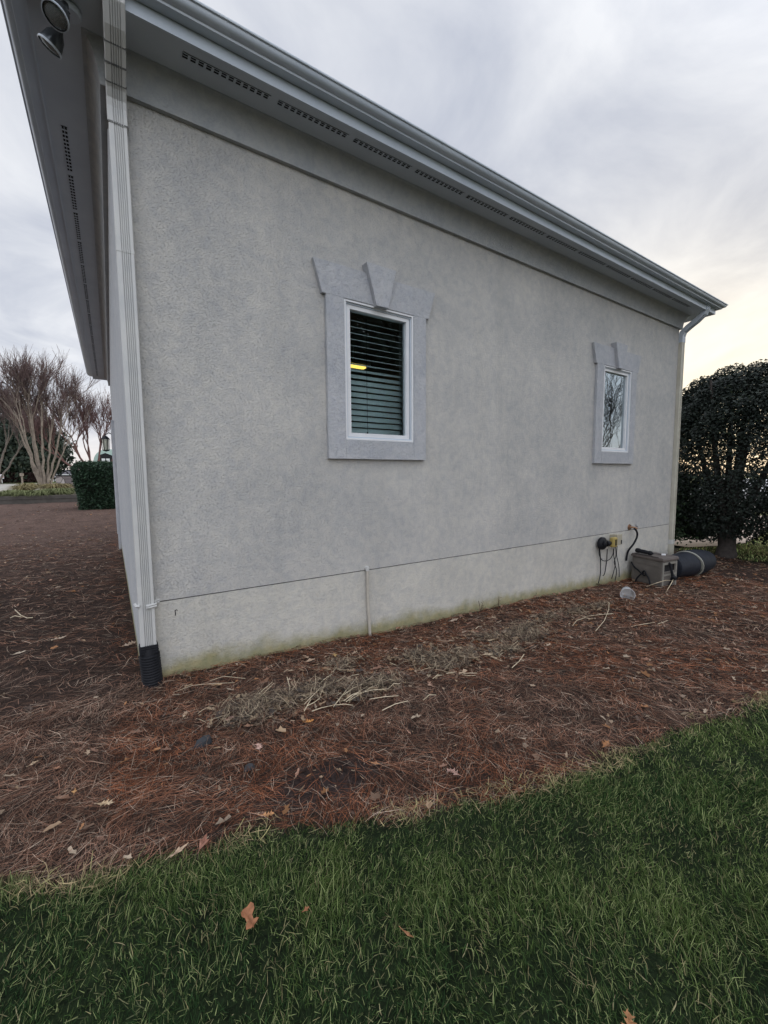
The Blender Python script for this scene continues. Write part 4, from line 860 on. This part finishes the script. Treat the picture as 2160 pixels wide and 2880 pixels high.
# lantern on the left wall
lan = thing('wall_lantern', (0, 8, 2.3), 'black framed lantern with glass panes on the far side wall', 'lantern')
c = at(301, 1252, Y=8.); c[0] = -.17
b = MB(); b.box((-.02, 7.93, 2.32), (-.001, 8.07, 2.55)); b.tube([(-.02, 8, 2.47), (-.10, 8, 2.52), (-.17, 8, 2.47), (-.17, 8, 2.42)], .012, 6); b.build('bracket', M['black'], lan, smooth=True)
b = MB(); b.lathe((-.17, 8, 2.43), (0, 0, -1), [(0, -.03), (.02, -.02), (.05, .0), (.095, .05), (.10, .06), (.0, .06)], 6)
for k_ in range(6):
    a = k_*math.pi/3; b.tube([(-.17+.085*math.cos(a), 8+.085*math.sin(a), 2.37), (-.17+.065*math.cos(a), 8+.065*math.sin(a), 2.12)], .006, 5)
b.lathe((-.17, 8, 2.13), (0, 0, -1), [(.0, 0), (.072, 0), (.072, .015), (.03, .03), (0, .04)], 6); b.build('cage', M['black'], lan)
b = MB(); b.lathe((-.17, 8, 2.37), (0, 0, -1), [(.078, 0), (.060, .24)], 6); b.build('glass', mottled('lantern_glass', (.42, .44, .36), (.5, .5, .42), 6, .25), lan)

# ------------------------------------------------------------------ plants
def leaf_cloud(name, C_, size, colors, parent=None, mat=None, up=.3, aspect=.5, outward=None):
    n = len(C_); nrm_ = rng.normal(0, 1, (n, 3)); nrm_[:, 2] = np.abs(nrm_[:, 2])+up
    if outward is not None: nrm_ = nrm_+outward*1.2
    nrm_ /= np.linalg.norm(nrm_, axis=1, keepdims=True); a = rng.normal(0, 1, (n, 3)); a -= nrm_*(a*nrm_).sum(1, keepdims=True); a /= np.linalg.norm(a, axis=1, keepdims=True); c = np.cross(nrm_, a)
    s = size[:, None]
    V = np.stack([C_-a*s*.5, C_+c*s*aspect*.5+nrm_*s*.08, C_+a*s*.5-nrm_*s*.08, C_-c*s*aspect*.5+nrm_*s*.08], 1).reshape(-1, 3)
    I_ = np.arange(n)[:, None]*4; F = np.concatenate([I_+np.array([[0, 1, 2]]), I_+np.array([[0, 2, 3]])], 0)
    return big_mesh(name, V, F, mat or M['leafgreen'], np.repeat(colors, 4, 0), parent)
def greens(n, a, b_, extra=None):
    t_ = rng.uniform(0, 1, (n, 1)); c = np.array([a])*(1-t_)+np.array([b_])*t_; c = c*rng.uniform(.7, 1.25, (n, 1)); return c
bark = mottled('bark_grey', (.10, .085, .07), (.19, .165, .14), 14, .9, .8, 30); bark_red = mottled('bark_reddish', (.10, .05, .045), (.17, .095, .08), 10, .9, .5, 30); bark_pale = mottled('bark_crape', (.15, .125, .10), (.30, .25, .20), 5, .8, .4, 20)

# right: trimmed dome tree
TB = np.array([10.75, -.12]); tr_ = thing('dome_tree', (TB[0], TB[1], -.27), 'dense dark evergreen clipped to a dome beyond the right end of the house', 'tree')
b = MB(); base = np.array([TB[0], TB[1], -.30])
b.tube([base, base+np.array([.02, .0, .25]), base+np.array([.03, .02, .6])], [.21, .155, .165], 12); forks = [(-.45, .25, 3.2, .085), (.15, -.15, 3.4, .095), (.75, .3, 3.0, .085), (.95, -.6, 2.7, .08), (-.1, .7, 3.0, .07), (1.3, .1, 2.9, .07)]
for dx, dy, h, r in forks:
    s0 = base+np.array([.03+dx*.06, .02+dy*.06, .5]); b.tube([s0, s0+np.array([dx*.35, dy*.35, h*.25]), s0+np.array([dx*.75, dy*.7, h*.6]), s0+np.array([dx*1.1, dy, h])], [r, r*.85, r*.6, r*.25], 8)
b.build('trunk', mottled('dark_bark', (.035, .030, .028), (.07, .06, .055), 14, .95, .6, 30), tr_, smooth=True)
cc0 = np.array([11.75, -.25, 1.75]); RR = np.array([1.85, 1.75, 2.05])
n = 210000; D = rng.normal(0, 1, (n, 3)); D /= np.linalg.norm(D, axis=1, keepdims=True)
D4 = np.sign(D)*np.abs(D)**.82; D4 = D4/np.maximum(1e-6, (np.abs(D4)**2.6).sum(1, keepdims=True)**(1/2.6))
rad = 1-np.abs(rng.normal(0, .13, n)); bumpy = 1+.05*wob(D[:, 0]*4, D[:, 1]*4+D[:, 2]*3, 1.3)
Pc = cc0+D4*RR*(rad*bumpy)[:, None]
hz2 = (Pc[:, 2]-cc0[2])/RR[2]
dens = np.where(hz2 > .3, .95, .42+.5*np.clip(hz2+.3, 0, 1)); blob = .5+.5*wob(Pc[:, 0]*3+Pc[:, 2]*2.1, Pc[:, 1]*3-Pc[:, 2]*3.3, 1.5, 2)
low = np.where(Pc[:, 1] > .25, .0, .12+.12*wob(Pc[:, 1]*4, Pc[:, 0], 2))
keep = (rng.uniform(0, 1, n) < dens*(.45+.75*blob)) & (Pc[:, 2] > low+.04*rng.normal(0, 1, n)); Pc = Pc[keep]; Dk = D[keep]; n = len(Pc)
leaf_cloud('crown', Pc, rng.uniform(.04, .085, n), greens(n, (.008, .014, .012), (.028, .040, .030)), tr_, aspect=.55, outward=Dk, up=.2)
# stray shoots over the dome
n = 900; D = rng.normal(0, 1, (n, 3)); D[:, 2] = np.abs(D[:, 2]); D /= np.linalg.norm(D, axis=1, keepdims=True)
leaf_cloud('crown_shoots', cc0+D*RR*1.03, rng.uniform(.06, .11, n), greens(n, (.04, .06, .03), (.06, .08, .045)), tr_, aspect=.35, up=.8)
# low shrubs between the house end and tree
n = 5200; Pn = np.stack([rng.normal(10.7, .5, n), rng.normal(1.0, .33, n), rng.uniform(.0, 1.5, n)], -1); Pn = Pn[(Pn[:, 0] > 9.6)]; n = len(Pn)
sh = thing('low_shrub', (10.7, 1.0, -.27), 'loose dark green shrub filling the gap between house end and dome tree', 'shrub')
leaf_cloud('foliage', Pn, rng.uniform(.06, .12, n), greens(n, (.02, .038, .02), (.04, .07, .03)), sh)
b = MB()
for i in range(9): a = random.uniform(0, 6.28); b.tube([(10.7, 1., -.28), (10.7+.2*math.cos(a), 1+.15*math.sin(a), .4), (10.7+.45*math.cos(a), 1+.3*math.sin(a), 1.2)], [.02, .015, .006], 5)
b.build('stems', bark, sh)

# parked cars glimpsed through the tree
def car(x, y, rz, label, col):
    r = thing('parked_car', (x, y, -.2), label, 'car', 'cars parked beyond the dome tree')
    pm, t_, bb_ = new_mat('car_paint', .25, col, 0, .6)
    b = MB(); side = [(-2.2, .35), (-2.2, .75), (-1.9, .9), (-1.2, .95), (-.55, 1.42), (.75, 1.45), (1.5, 1.0), (2.15, .9), (2.25, .6), (2.2, .3)]; b.prism(side, -.85, .85); o = b.build('body', pm, None, bevel=.06)
    b = MB(); b.prism([(-1.08, .98), (-.52, 1.37), (.72, 1.39), (1.35, 1.0)], -.862, .862); g_ = b.build('windows', M['dark'])
    ws_ = []
    for wx in (-1.4, 1.4):
        for wy in (-.86, .70):
            b = MB(); b.lathe((wx, wy, .32), (0, 1, 0), [(0, 0), (.2, 0), (.31, .0), (.33, .03), (.33, .13), (.31, .16), (0, .16)], 18); ws_.append(b.build('wheel', M['black'], smooth=True))
    for q in [o, g_]+ws_: q.parent = r
    r.rotation_euler = (0, 0, rz)
car(25.5, 3.9, 1.3, 'white car glimpsed low through the left side of the dome tree', (.85, .86, .88)); car(27.5, 9.5, 1.3, 'silver car parked farther off behind the tree foliage', (.55, .58, .62))
car(30, .4, 1.3, 'blue grey car glimpsed through the right side of the dome tree', (.35, .45, .6))

# left: clipped box hedge
hl = at(205, 1300, Y=16.5); hb = at(222, 1437, Y=16.5)
HX0, HX1, HY0, HY1, HZ0, HZ1 = hb[0]-.08, .35, 16.4, 18.6, float(base_z(-1, 16.5))-.02, at(230, 1303, Y=16.6)[2]
hd = thing('box_hedge', ((HX0+HX1)/2, 17.4, HZ0), 'dark green clipped box shaped bush beside the side wall', 'hedge')
n = 16000; q = rng.uniform(0, 1, (n, 3)); face = rng.integers(0, 4, n); q[face == 0, 1] = 0; q[face == 1, 0] = 0; q[face == 2, 2] = 1; q[face == 3, 1] = .15
q = q+rng.normal(0, .022, (n, 3)); wx = 1+.10*(q[:, 2:3])
Pn = np.stack([HX1-(HX1-HX0)*(1-q[:, 0])*(.90+.12*q[:, 2]+.02*wob(q[:, 1]*5, q[:, 2]*6, 1)), HY0+(HY1-HY0)*q[:, 1]+.06*wob(q[:, 0]*6, q[:, 2]*6, 1), HZ0+(HZ1-HZ0)*q[:, 2]+.03*wob(q[:, 0]*7, q[:, 1]*4, 1)], -1)
Pn[:, 2] -= .16*np.clip((.16-q[:, 0])/.16, 0, 1)**2*(q[:, 2] > .6)+.12*np.clip((.16-q[:, 1])/.16, 0, 1)**2*(q[:, 2] > .8); Pn += rng.normal(0, .02, (n, 3))
leaf_cloud('foliage', Pn, rng.uniform(.045, .11, n), greens(n, (.012, .030, .018), (.04, .080, .042)), hd, up=.1)
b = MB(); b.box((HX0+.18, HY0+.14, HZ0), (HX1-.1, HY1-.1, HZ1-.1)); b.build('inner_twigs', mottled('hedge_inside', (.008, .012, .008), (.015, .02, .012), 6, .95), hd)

# planter bed of timber with tufts, crape myrtles behind
PY = 21.7; pz = float(base_z(-3, PY)); b = MB()
pe0 = at(-60, 1400, Y=PY); pe1 = at(240, 1393, Y=PY)
b.box((pe0[0]-4, PY, pz-.2), (pe1[0]+1.2, PY+.25, pz+.36)); b.box((pe0[0]-4, PY-.03, pz+.20), (pe1[0]+1.2, PY+.27, pz+.21))
tag(b.build('planter_wall', mottled('dark_timber', (.055, .05, .045), (.10, .09, .08), 3, .9, .5, 12), bevel=.015), 'low dark timber edging in front of the grassy bed', 'retaining wall')
pb = MB(); pb.add([(-14, PY+.25, pz+.3), (.5, PY+.25, pz+.3), (.5, 27.4, .62), (-14, 27.4, .62)], [(0, 1, 2, 3)]); struct(pb.build('planting_bed', mottled('bed_soil', (.06, .045, .03), (.10, .08, .05), 3, .95)), 'raised bed soil behind the timber edging')
def tuft(px, py, Yd, h, label, col):
    p = at(px, py, Y=Yd); p[2] = max(p[2], .62 if Yd > 22 else .6); n = 260; h = h*.8; a = rng.uniform(0, 6.28, n); rr = h*rng.uniform(.2, 1.7, n); l = rng.uniform(.5, 1, n)*h*.85
    base_ = np.stack([p[0]+.1*np.cos(a), Yd+.1*np.sin(a), np.full(n, p[2])], -1)
    mid = base_+np.stack([rr*.5*np.cos(a), rr*.5*np.sin(a), l*.8], -1); tip = base_+np.stack([rr*1.15*np.cos(a), rr*1.15*np.sin(a), l*.35*rng.uniform(0, 1.5, n)], -1)
    w_ = np.stack([-np.sin(a), np.cos(a), np.zeros(n)], -1)*.016
    V = np.stack([base_-w_, base_+w_, mid+w_, mid-w_, tip+w_*.2, tip-w_*.2], 1).reshape(-1, 3); f = np.array([[0, 1, 2, 3], [3, 2, 4, 5]]); F = (np.arange(n)[:, None, None]*6+f[None]).reshape(-1, 4)
    c_ = np.array([col])*rng.uniform(.55, 1.35, (n, 1)); o = big_mesh('grass_tuft', V, F, M['blade'], np.repeat(c_, 6, 0)); return tag(o, label, 'plant', 'arching tufts in the raised bed')
TF = [(8, 1396, 22.4, .42, 'green tuft at the far left end of the bed'), (40, 1396, 22.5, .58, 'wide tuft second from the left end of the bed'), (66, 1397, 22.3, .55, 'low green tuft in the front of the bed, third from left'), (92, 1397, 22.3, .55, 'bright green tuft directly below the pale multi stem tree'), (118, 1396, 22.3, .6, 'tuft with splayed leaves just right of the pale tree base'), (146, 1392, 22.5, .6, 'round green tuft left of the clipped box bush'), (168, 1391, 22.6, .62, 'dense tuft half behind the edge of the clipped box bush'), (192, 1391, 22.7, .62, 'tuft mostly hidden behind the clipped box bush'),
      (66, 1383, 24.5, .6, 'taller brownish tuft behind the front row at left'), (85, 1380, 25, .75, 'brownish tuft left of the pale tree base'), (150, 1379, 25, .7, 'yellowish tuft right of the pale tree in the back row'), (175, 1379, 25.2, .7, 'yellow green tuft in front of the stone pillar'), (-20, 1396, 22.5, .3, 'tuft cut off by the left picture edge')]
for i, (px, py, Yd, h, lab) in enumerate(TF): tuft(px, py, Yd, h, lab, (.19, .21, .10) if i < 8 else (.27, .23, .12))

def bare_tree(name, label, base, trunks, top_r, top_z, mat, tw_col, ntw, tw_r, cat='tree', group=None, spread=1., seed=1):
    R = random.Random(seed); r = thing(name, base, label, cat, group); base = np.array(base, float); tips = []
    b = MB()
    for (dx, dy, h, rad) in trunks:
        p0 = base+np.array([dx*.08, dy*.08, -.05]); p1 = base+np.array([dx*.35, dy*.35, h*.33]); p2 = base+np.array([dx*.75, dy*.75, h*.7]); p3 = base+np.array([dx, dy, h])
        pp_ = []
        for i_ in range(10):
            t_ = i_/9; c_ = p0*(1-t_)**3+3*p1*t_*(1-t_)**2+3*p2*t_*t_*(1-t_)+p3*t_**3; k_ = .055*math.sin(math.pi*t_); pp_.append(c_+np.array([R.uniform(-k_, k_), R.uniform(-k_, k_), 0]))
        b.tube(pp_, [rad*(1-.62*i_/9)*R.uniform(.85, 1.15) for i_ in range(10)], 7); tips += [(p2, np.array([dx*.3, dy*.3, h*.6]), rad*.45), (p3, np.array([dx*.25, dy*.25, h*.6]), rad*.38), ((p2+p3)/2, np.array([dx*.5, dy*.5, h*.4]), rad*.42)]
    seg = []
    def grow(p, d, l, rad, depth):
        d = d/np.linalg.norm(d); q = p+d*l+np.array([R.uniform(-.06, .06), R.uniform(-.06, .06), 0])*l; b.tube([p, (p+q)/2+np.array([R.uniform(-.04, .04), R.uniform(-.04, .04), 0])*l, q], [rad, rad*.8, rad*.6], 5, cap=False)
        seg.append((p, q, depth))
        if depth <= 0: return
        for _ in range(R.choice((2, 3))):
            nd = d+np.array([R.uniform(-.5, .5), R.uniform(-.5, .5), R.uniform(.05, .55)])*spread; grow(p+(q-p)*R.uniform(.65, 1), nd, l*R.uniform(.65, .88), rad*.6, depth-1)
    for (p, d, rad) in tips: grow(p, d, top_r*R.uniform(.35, .5), rad, 3)
    b.build('trunk', mat, r, smooth=True)
    # fine twigs
    S = [s for s in seg if s[2] <= 2]; idx = rng.integers(0, len(S), ntw)
    A = np.array([S[i][0] for i in idx]); B = np.array([S[i][1] for i in idx]); t_ = rng.uniform(.1, 1, (ntw, 1)); P0 = A+(B-A)*t_
    d = (B-A)/np.linalg.norm(B-A, axis=1, keepdims=True)+rng.normal(0, .38*spread, (ntw, 3)); d[:, 2] = np.abs(d[:, 2])*.8+.5; d /= np.linalg.norm(d, axis=1, keepdims=True)
    l = rng.uniform(.3, .9, (ntw, 1))*top_r*.45; P1 = P0+d*l*.5+rng.normal(0, .03, (ntw, 3))*l; P2 = P1+(d+rng.normal(0, .25, (ntw, 3)))*l*.5
    s1 = np.cross(d, rng.normal(0, 1, (ntw, 3))); s1 /= np.linalg.norm(s1, axis=1, keepdims=True); s2 = np.cross(d, s1)
    V = np.stack([P0+s1*tw_r, P0-s1*.5*tw_r+s2*.87*tw_r, P0-s1*.5*tw_r-s2*.87*tw_r, P1+s1*tw_r*.75, P1-s1*.4*tw_r+s2*.65*tw_r, P1-s1*.4*tw_r-s2*.65*tw_r, P2+s1*tw_r*.4, P2-s1*.2*tw_r+s2*.35*tw_r, P2-s1*.2*tw_r-s2*.35*tw_r], 1).reshape(-1, 3)
    f = np.array([[0, 1, 4, 3], [1, 2, 5, 4], [2, 0, 3, 5], [3, 4, 7, 6], [4, 5, 8, 7], [5, 3, 6, 8]]); F = (np.arange(ntw)[:, None, None]*9+f[None]).reshape(-1, 4)
    col_ = np.array([tw_col])*rng.uniform(.6, 1.3, (ntw, 1)); big_mesh('crown', V, F, M['twig'], np.repeat(col_, 9, 0), r)
    return r
YM = 28.; mb = at(125, 1385, Y=YM)
bare_tree('crape_myrtle', 'bare multi stem tree with smooth pale trunks in the raised bed', tuple(mb), [(-.95, .3, 3.7, .075), (-.75, -.5, 3.9, .085), (-.5, .5, 4.1, .09), (-.35, -.2, 4.3, .10), (.15, -.3, 4.2, .085), (.55, .4, 4.1, .08), (1.0, -.3, 3.7, .075), (1.35, .3, 3.3, .065)], 3.0, 8, bark_pale, (.15, .105, .10), 2700, .010, seed=3, group='bare crape myrtles on the left')
m2 = at(268, 1335, Y=34.)
bare_tree('crape_myrtle', 'bare pollarded tree with thick reddish limbs rising behind the box bush', (m2[0], 34., m2[2]-.6), [(-2.3, .2, 2.1, .11), (-1.0, -.4, 2.3, .12), (-.35, .4, 2.2, .12), (.35, 0, 2.3, .12), (1.3, .2, 1.9, .11)], 3.2, 8, bark_red, (.16, .10, .095), 1900, .012, seed=8, group='bare crape myrtles on the left', spread=1.1)
m3 = at(-20, 1372, Y=36.)
bare_tree('crape_myrtle', 'bare spreading tree cut by the left picture edge behind the pale stemmed one', (m3[0], 36., m3[2]), [(-1.5, .2, 3.6, .10), (0, -.4, 3.8, .11), (1.0, .4, 3.6, .10), (1.8, 0, 3.2, .08)], 3.0, 8, bark, (.16, .12, .115), 1800, .011, seed=12, group='bare crape myrtles on the left')
# dark evergreen mass far left, in front of a brown hedge
def evergreen(base, R_, h, nl, label, z_low=.2, sz=.35, cols=((.018, .03, .022), (.04, .06, .04)), seed=0, group=None):
    r = thing('evergreen_tree', base, label, 'tree', group); b = MB(); b.tube([base, (base[0], base[1], base[2]+h*.8)], [R_*.09, R_*.03], 8); b.build('trunk', bark, r)
    n = nl; D = rng.normal(0, 1, (n, 3)); D /= np.linalg.norm(D, axis=1, keepdims=True); rad = rng.uniform(.35, 1, n)**.5*(1+.16*wob(D[:, 0]*3, D[:, 1]*3+D[:, 2]*4, 1.4, seed))
    Pn = np.array(base)+np.array([0, 0, h*(.5+z_low/2)])+D*np.array([R_, R_, h*(.5-z_low/2)])*rad[:, None]
    leaf_cloud('crown', Pn, rng.uniform(.6, 1.2, n)*sz, greens(n, *cols), r, up=.1, outward=D); return r
for k_, (px, yy, rr, hh, lab) in enumerate([(-30, 62, 6.5, 11.5, 'tall dark evergreen at the left picture edge beyond the road'), (35, 66, 5.5, 9.5, 'dark evergreen left of the pale tree stems beyond the road'), (85, 70, 5, 8.4, 'lower dark evergreen directly behind the pale tree stems')]):
    p = at(px, 1350, Y=yy); evergreen((p[0], yy, .9), rr, hh, 9000, lab, .0, .55, seed=k_, group='evergreens beyond the road')
def hedge_run(name, x0, x1, y, z0, z1, dp, nl, cols, label, sz=.14):
    r = thing(name, ((x0+x1)/2, y, z0), label, 'hedge'); n = nl; q = rng.uniform(0, 1, (n, 3)); q[rng.uniform(0, 1, n) < .6, 1] = 0
    Pn = np.stack([x0+(x1-x0)*q[:, 0], y+dp*q[:, 1]+.1*rng.normal(0, 1, n), z0+(z1-z0)*(q[:, 2]**.8)*(1+.05*wob(q[:, 0]*40, q[:, 1], 1))], -1)
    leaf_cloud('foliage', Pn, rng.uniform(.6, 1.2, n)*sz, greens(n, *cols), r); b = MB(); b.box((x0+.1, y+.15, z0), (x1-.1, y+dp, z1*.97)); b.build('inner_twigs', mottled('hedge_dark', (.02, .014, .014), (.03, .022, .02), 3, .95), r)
hr0 = at(-120, 1352, Y=61); hr1 = at(112, 1352, Y=61); hedge_run('brown_hedge', hr0[0]-3, hr1[0], 61, .9, at(60, 1329, Y=61)[2], 1.5, 6000, ((.05, .03, .03), (.09, .055, .05)), 'long purple brown hedge along the far side of the road', .22)
b = MB(); b.add([(-60, 57.5, .96), (6, 57.5, .96), (6, 61, .98), (-60, 61, .98)], [(0, 1, 2, 3)]); struct(b.build('verge', mottled('verge_green', (.13, .18, .05), (.18, .23, .08), 1, .95)), 'thin green grass verge beyond the road')
p0 = at(-6, 1334, Y=58); p1 = at(12, 1346, Y=58); b = MB(); b.box((p0[0], 57.9, p1[2]), (p1[0], 57.95, p0[2])); sg = thing('yard_sign', (p1[0], 58, .95), 'small white and red sign at the left edge beyond the road', 'sign'); b.build('panel', M['frame'], sg); b = MB(); b.tube([(p1[0]-.2, 57.97, .9), (p1[0]-.2, 57.97, p0[2])], .03, 6); b.build('post', M['frame'], sg); b = MB(); b.box((p1[0]-.28, 57.89, p1[2]+.1), (p1[0]-.02, 57.898, p0[2]-.15)); b.build('red_print', mottled('sign_red', (.35, .12, .1), (.4, .16, .12), 3, .7), sg)
p0 = at(61, 1330, Y=57.5); b = MB(); b.tube([(p0[0], 57.4, .9), (p0[0], 57.4, p0[2])], .09, 8); b.box((p0[0]-.16, 57.25, p0[2]-.35), (p0[0]+.16, 57.55, p0[2]-.05)); tag(b.build('mail_post', bark_pale), 'pale wooden post in front of the brown hedge', 'post')
# stone wall / pillar
def stone_mat():
    m, t, b = new_mat('field_stone', .9); v = t.nodes.new('ShaderNodeTexVoronoi'); v.inputs['Scale'].default_value = 2.6; g = t.nodes.new('ShaderNodeTexCoord'); t.links.new(g.outputs['Object'], v.inputs['Vector'])
    r = ramp(t, v.outputs['Color'], [(.2, (.14, .12, .12)), (.5, (.26, .23, .22)), (.8, (.40, .37, .35))]); v2 = t.nodes.new('ShaderNodeTexVoronoi'); v2.feature = 'DISTANCE_TO_EDGE'; v2.inputs['Scale'].default_value = 2.6; t.links.new(g.outputs['Object'], v2.inputs['Vector'])
    e = ramp(t, v2.outputs['Distance'], [(.02, (.35, .35, .35)), (.08, (1, 1, 1))]); t.links.new(mixc(t, 1., r.outputs[0], e.outputs[0], 'MULTIPLY'), b.inputs['Base Color']); bump(t, b, v2.outputs['Distance'], .6, .05); return m
p0 = at(156, 1339, Y=34); p1 = at(225, 1368, Y=34); sw = thing('stone_pillar', ((p0[0]+p1[0])/2, 34, .5), 'low fieldstone wall with dark cap between the pale tree and box bush', 'stone wall')
b = MB(); b.box((p0[0], 34, p1[2]-.3), (p1[0], 34.7, p0[2])); b.build('stonework', stone_mat(), sw); b = MB(); b.box((p0[0]-.06, 33.94, p0[2]+.001), (p1[0]+.06, 34.76, p0[2]+.07)); b.build('cap', M['dark'], sw)
# far roofs
p0 = at(160, 1337, Y=90); p1 = at(205, 1337, Y=90); pt = at(182, 1320, Y=90); fh = thing('far_house', (p0[0], 90, .9), 'distant house with a long grey roof beyond the stone wall', 'house')
b = MB(); b.box((p0[0]-1, 90, .5), (p1[0]+6, 98, p0[2]+.2)); b.build('wall', M['frame'], fh); b = MB(); x0, x1 = p0[0]-1.5, p1[0]+6; z0, z1 = p0[2]-.4, pt[2]; b.add([(x0, 89.5, z0), (x1, 89.5, z0), (x1-1, 94, z1), (x0+1, 94, z1), (x0, 98.5, z0), (x1, 98.5, z0)], [(0, 1, 2, 3), (3, 2, 5, 4), (0, 3, 4), (1, 5, 2)]); b.build('roof', M['shingle'], fh)
gh = thing('green_roof_house', (at(300, 1300, Y=70)[0], 70, .9), 'distant building with a pale green curved gable and arched white window', 'building')
p0 = at(262, 1300, Y=70); p1 = at(350, 1300, Y=70); pt = at(310, 1263, Y=70); b = MB(); n_ = 18; pr = [(p0[0], .5)]+[(p0[0]+(p1[0]-p0[0])*(1-math.cos(math.pi*i/n_))/2, p0[2]-.4+(pt[2]-p0[2]+.4)*math.sin(math.pi*i/n_)**.8) for i in range(n_+1)]+[(p1[0], .5)]; b.prism(pr[::-1], 70, 78); b.build('gable', mottled('pale_green_siding', (.36, .48, .44), (.44, .56, .52), .6, .8), gh)
q0 = at(286, 1294, Y=69.9); q1 = at(308, 1283, Y=69.9); wq = MB(); wq.prism([(q0[0]-.35, q0[2]-1.5), (q1[0]+.35, q0[2]-1.5), (q1[0]+.35, q1[2]+.1), ((q0[0]+q1[0])/2, q1[2]+.45), (q0[0]-.35, q1[2]+.1)], 69.9, 69.99); w_ = wq.build('window', M['dark'], gh); wq = MB(); xm = (q0[0]+q1[0])/2
wq.box((q0[0], 69.82, q0[2]-1.4), (xm-.06, 69.89, q1[2]-.35)); wq.box((xm+.06, 69.82, q0[2]-1.4), (q1[0], 69.89, q1[2]-.35)); wq.build('panes', M['frame'], w_)

# ------------------------------------------------------------------ trees behind the photographer, seen mirrored in the panes
evergreen((9.4, -11.4, -.3), 4.4, 11.5, 48000, 'dark evergreen behind the viewer mirrored in the nearer window', .12, .3, seed=5)
bare_tree('bare_tree', 'leafless tree behind the viewer mirrored in the farther window', (15.2, -6.2, -.3), [(-2.0, 1.0, 2.2, .05), (-.5, -.8, 2.8, .06), (.8, .6, 2.6, .05), (2.2, .0, 2.1, .05), (-1.6, 1.6, 1.8, .05)], 3.0, 11, bark, (.05, .045, .045), 620, .008, seed=21, spread=1.3)
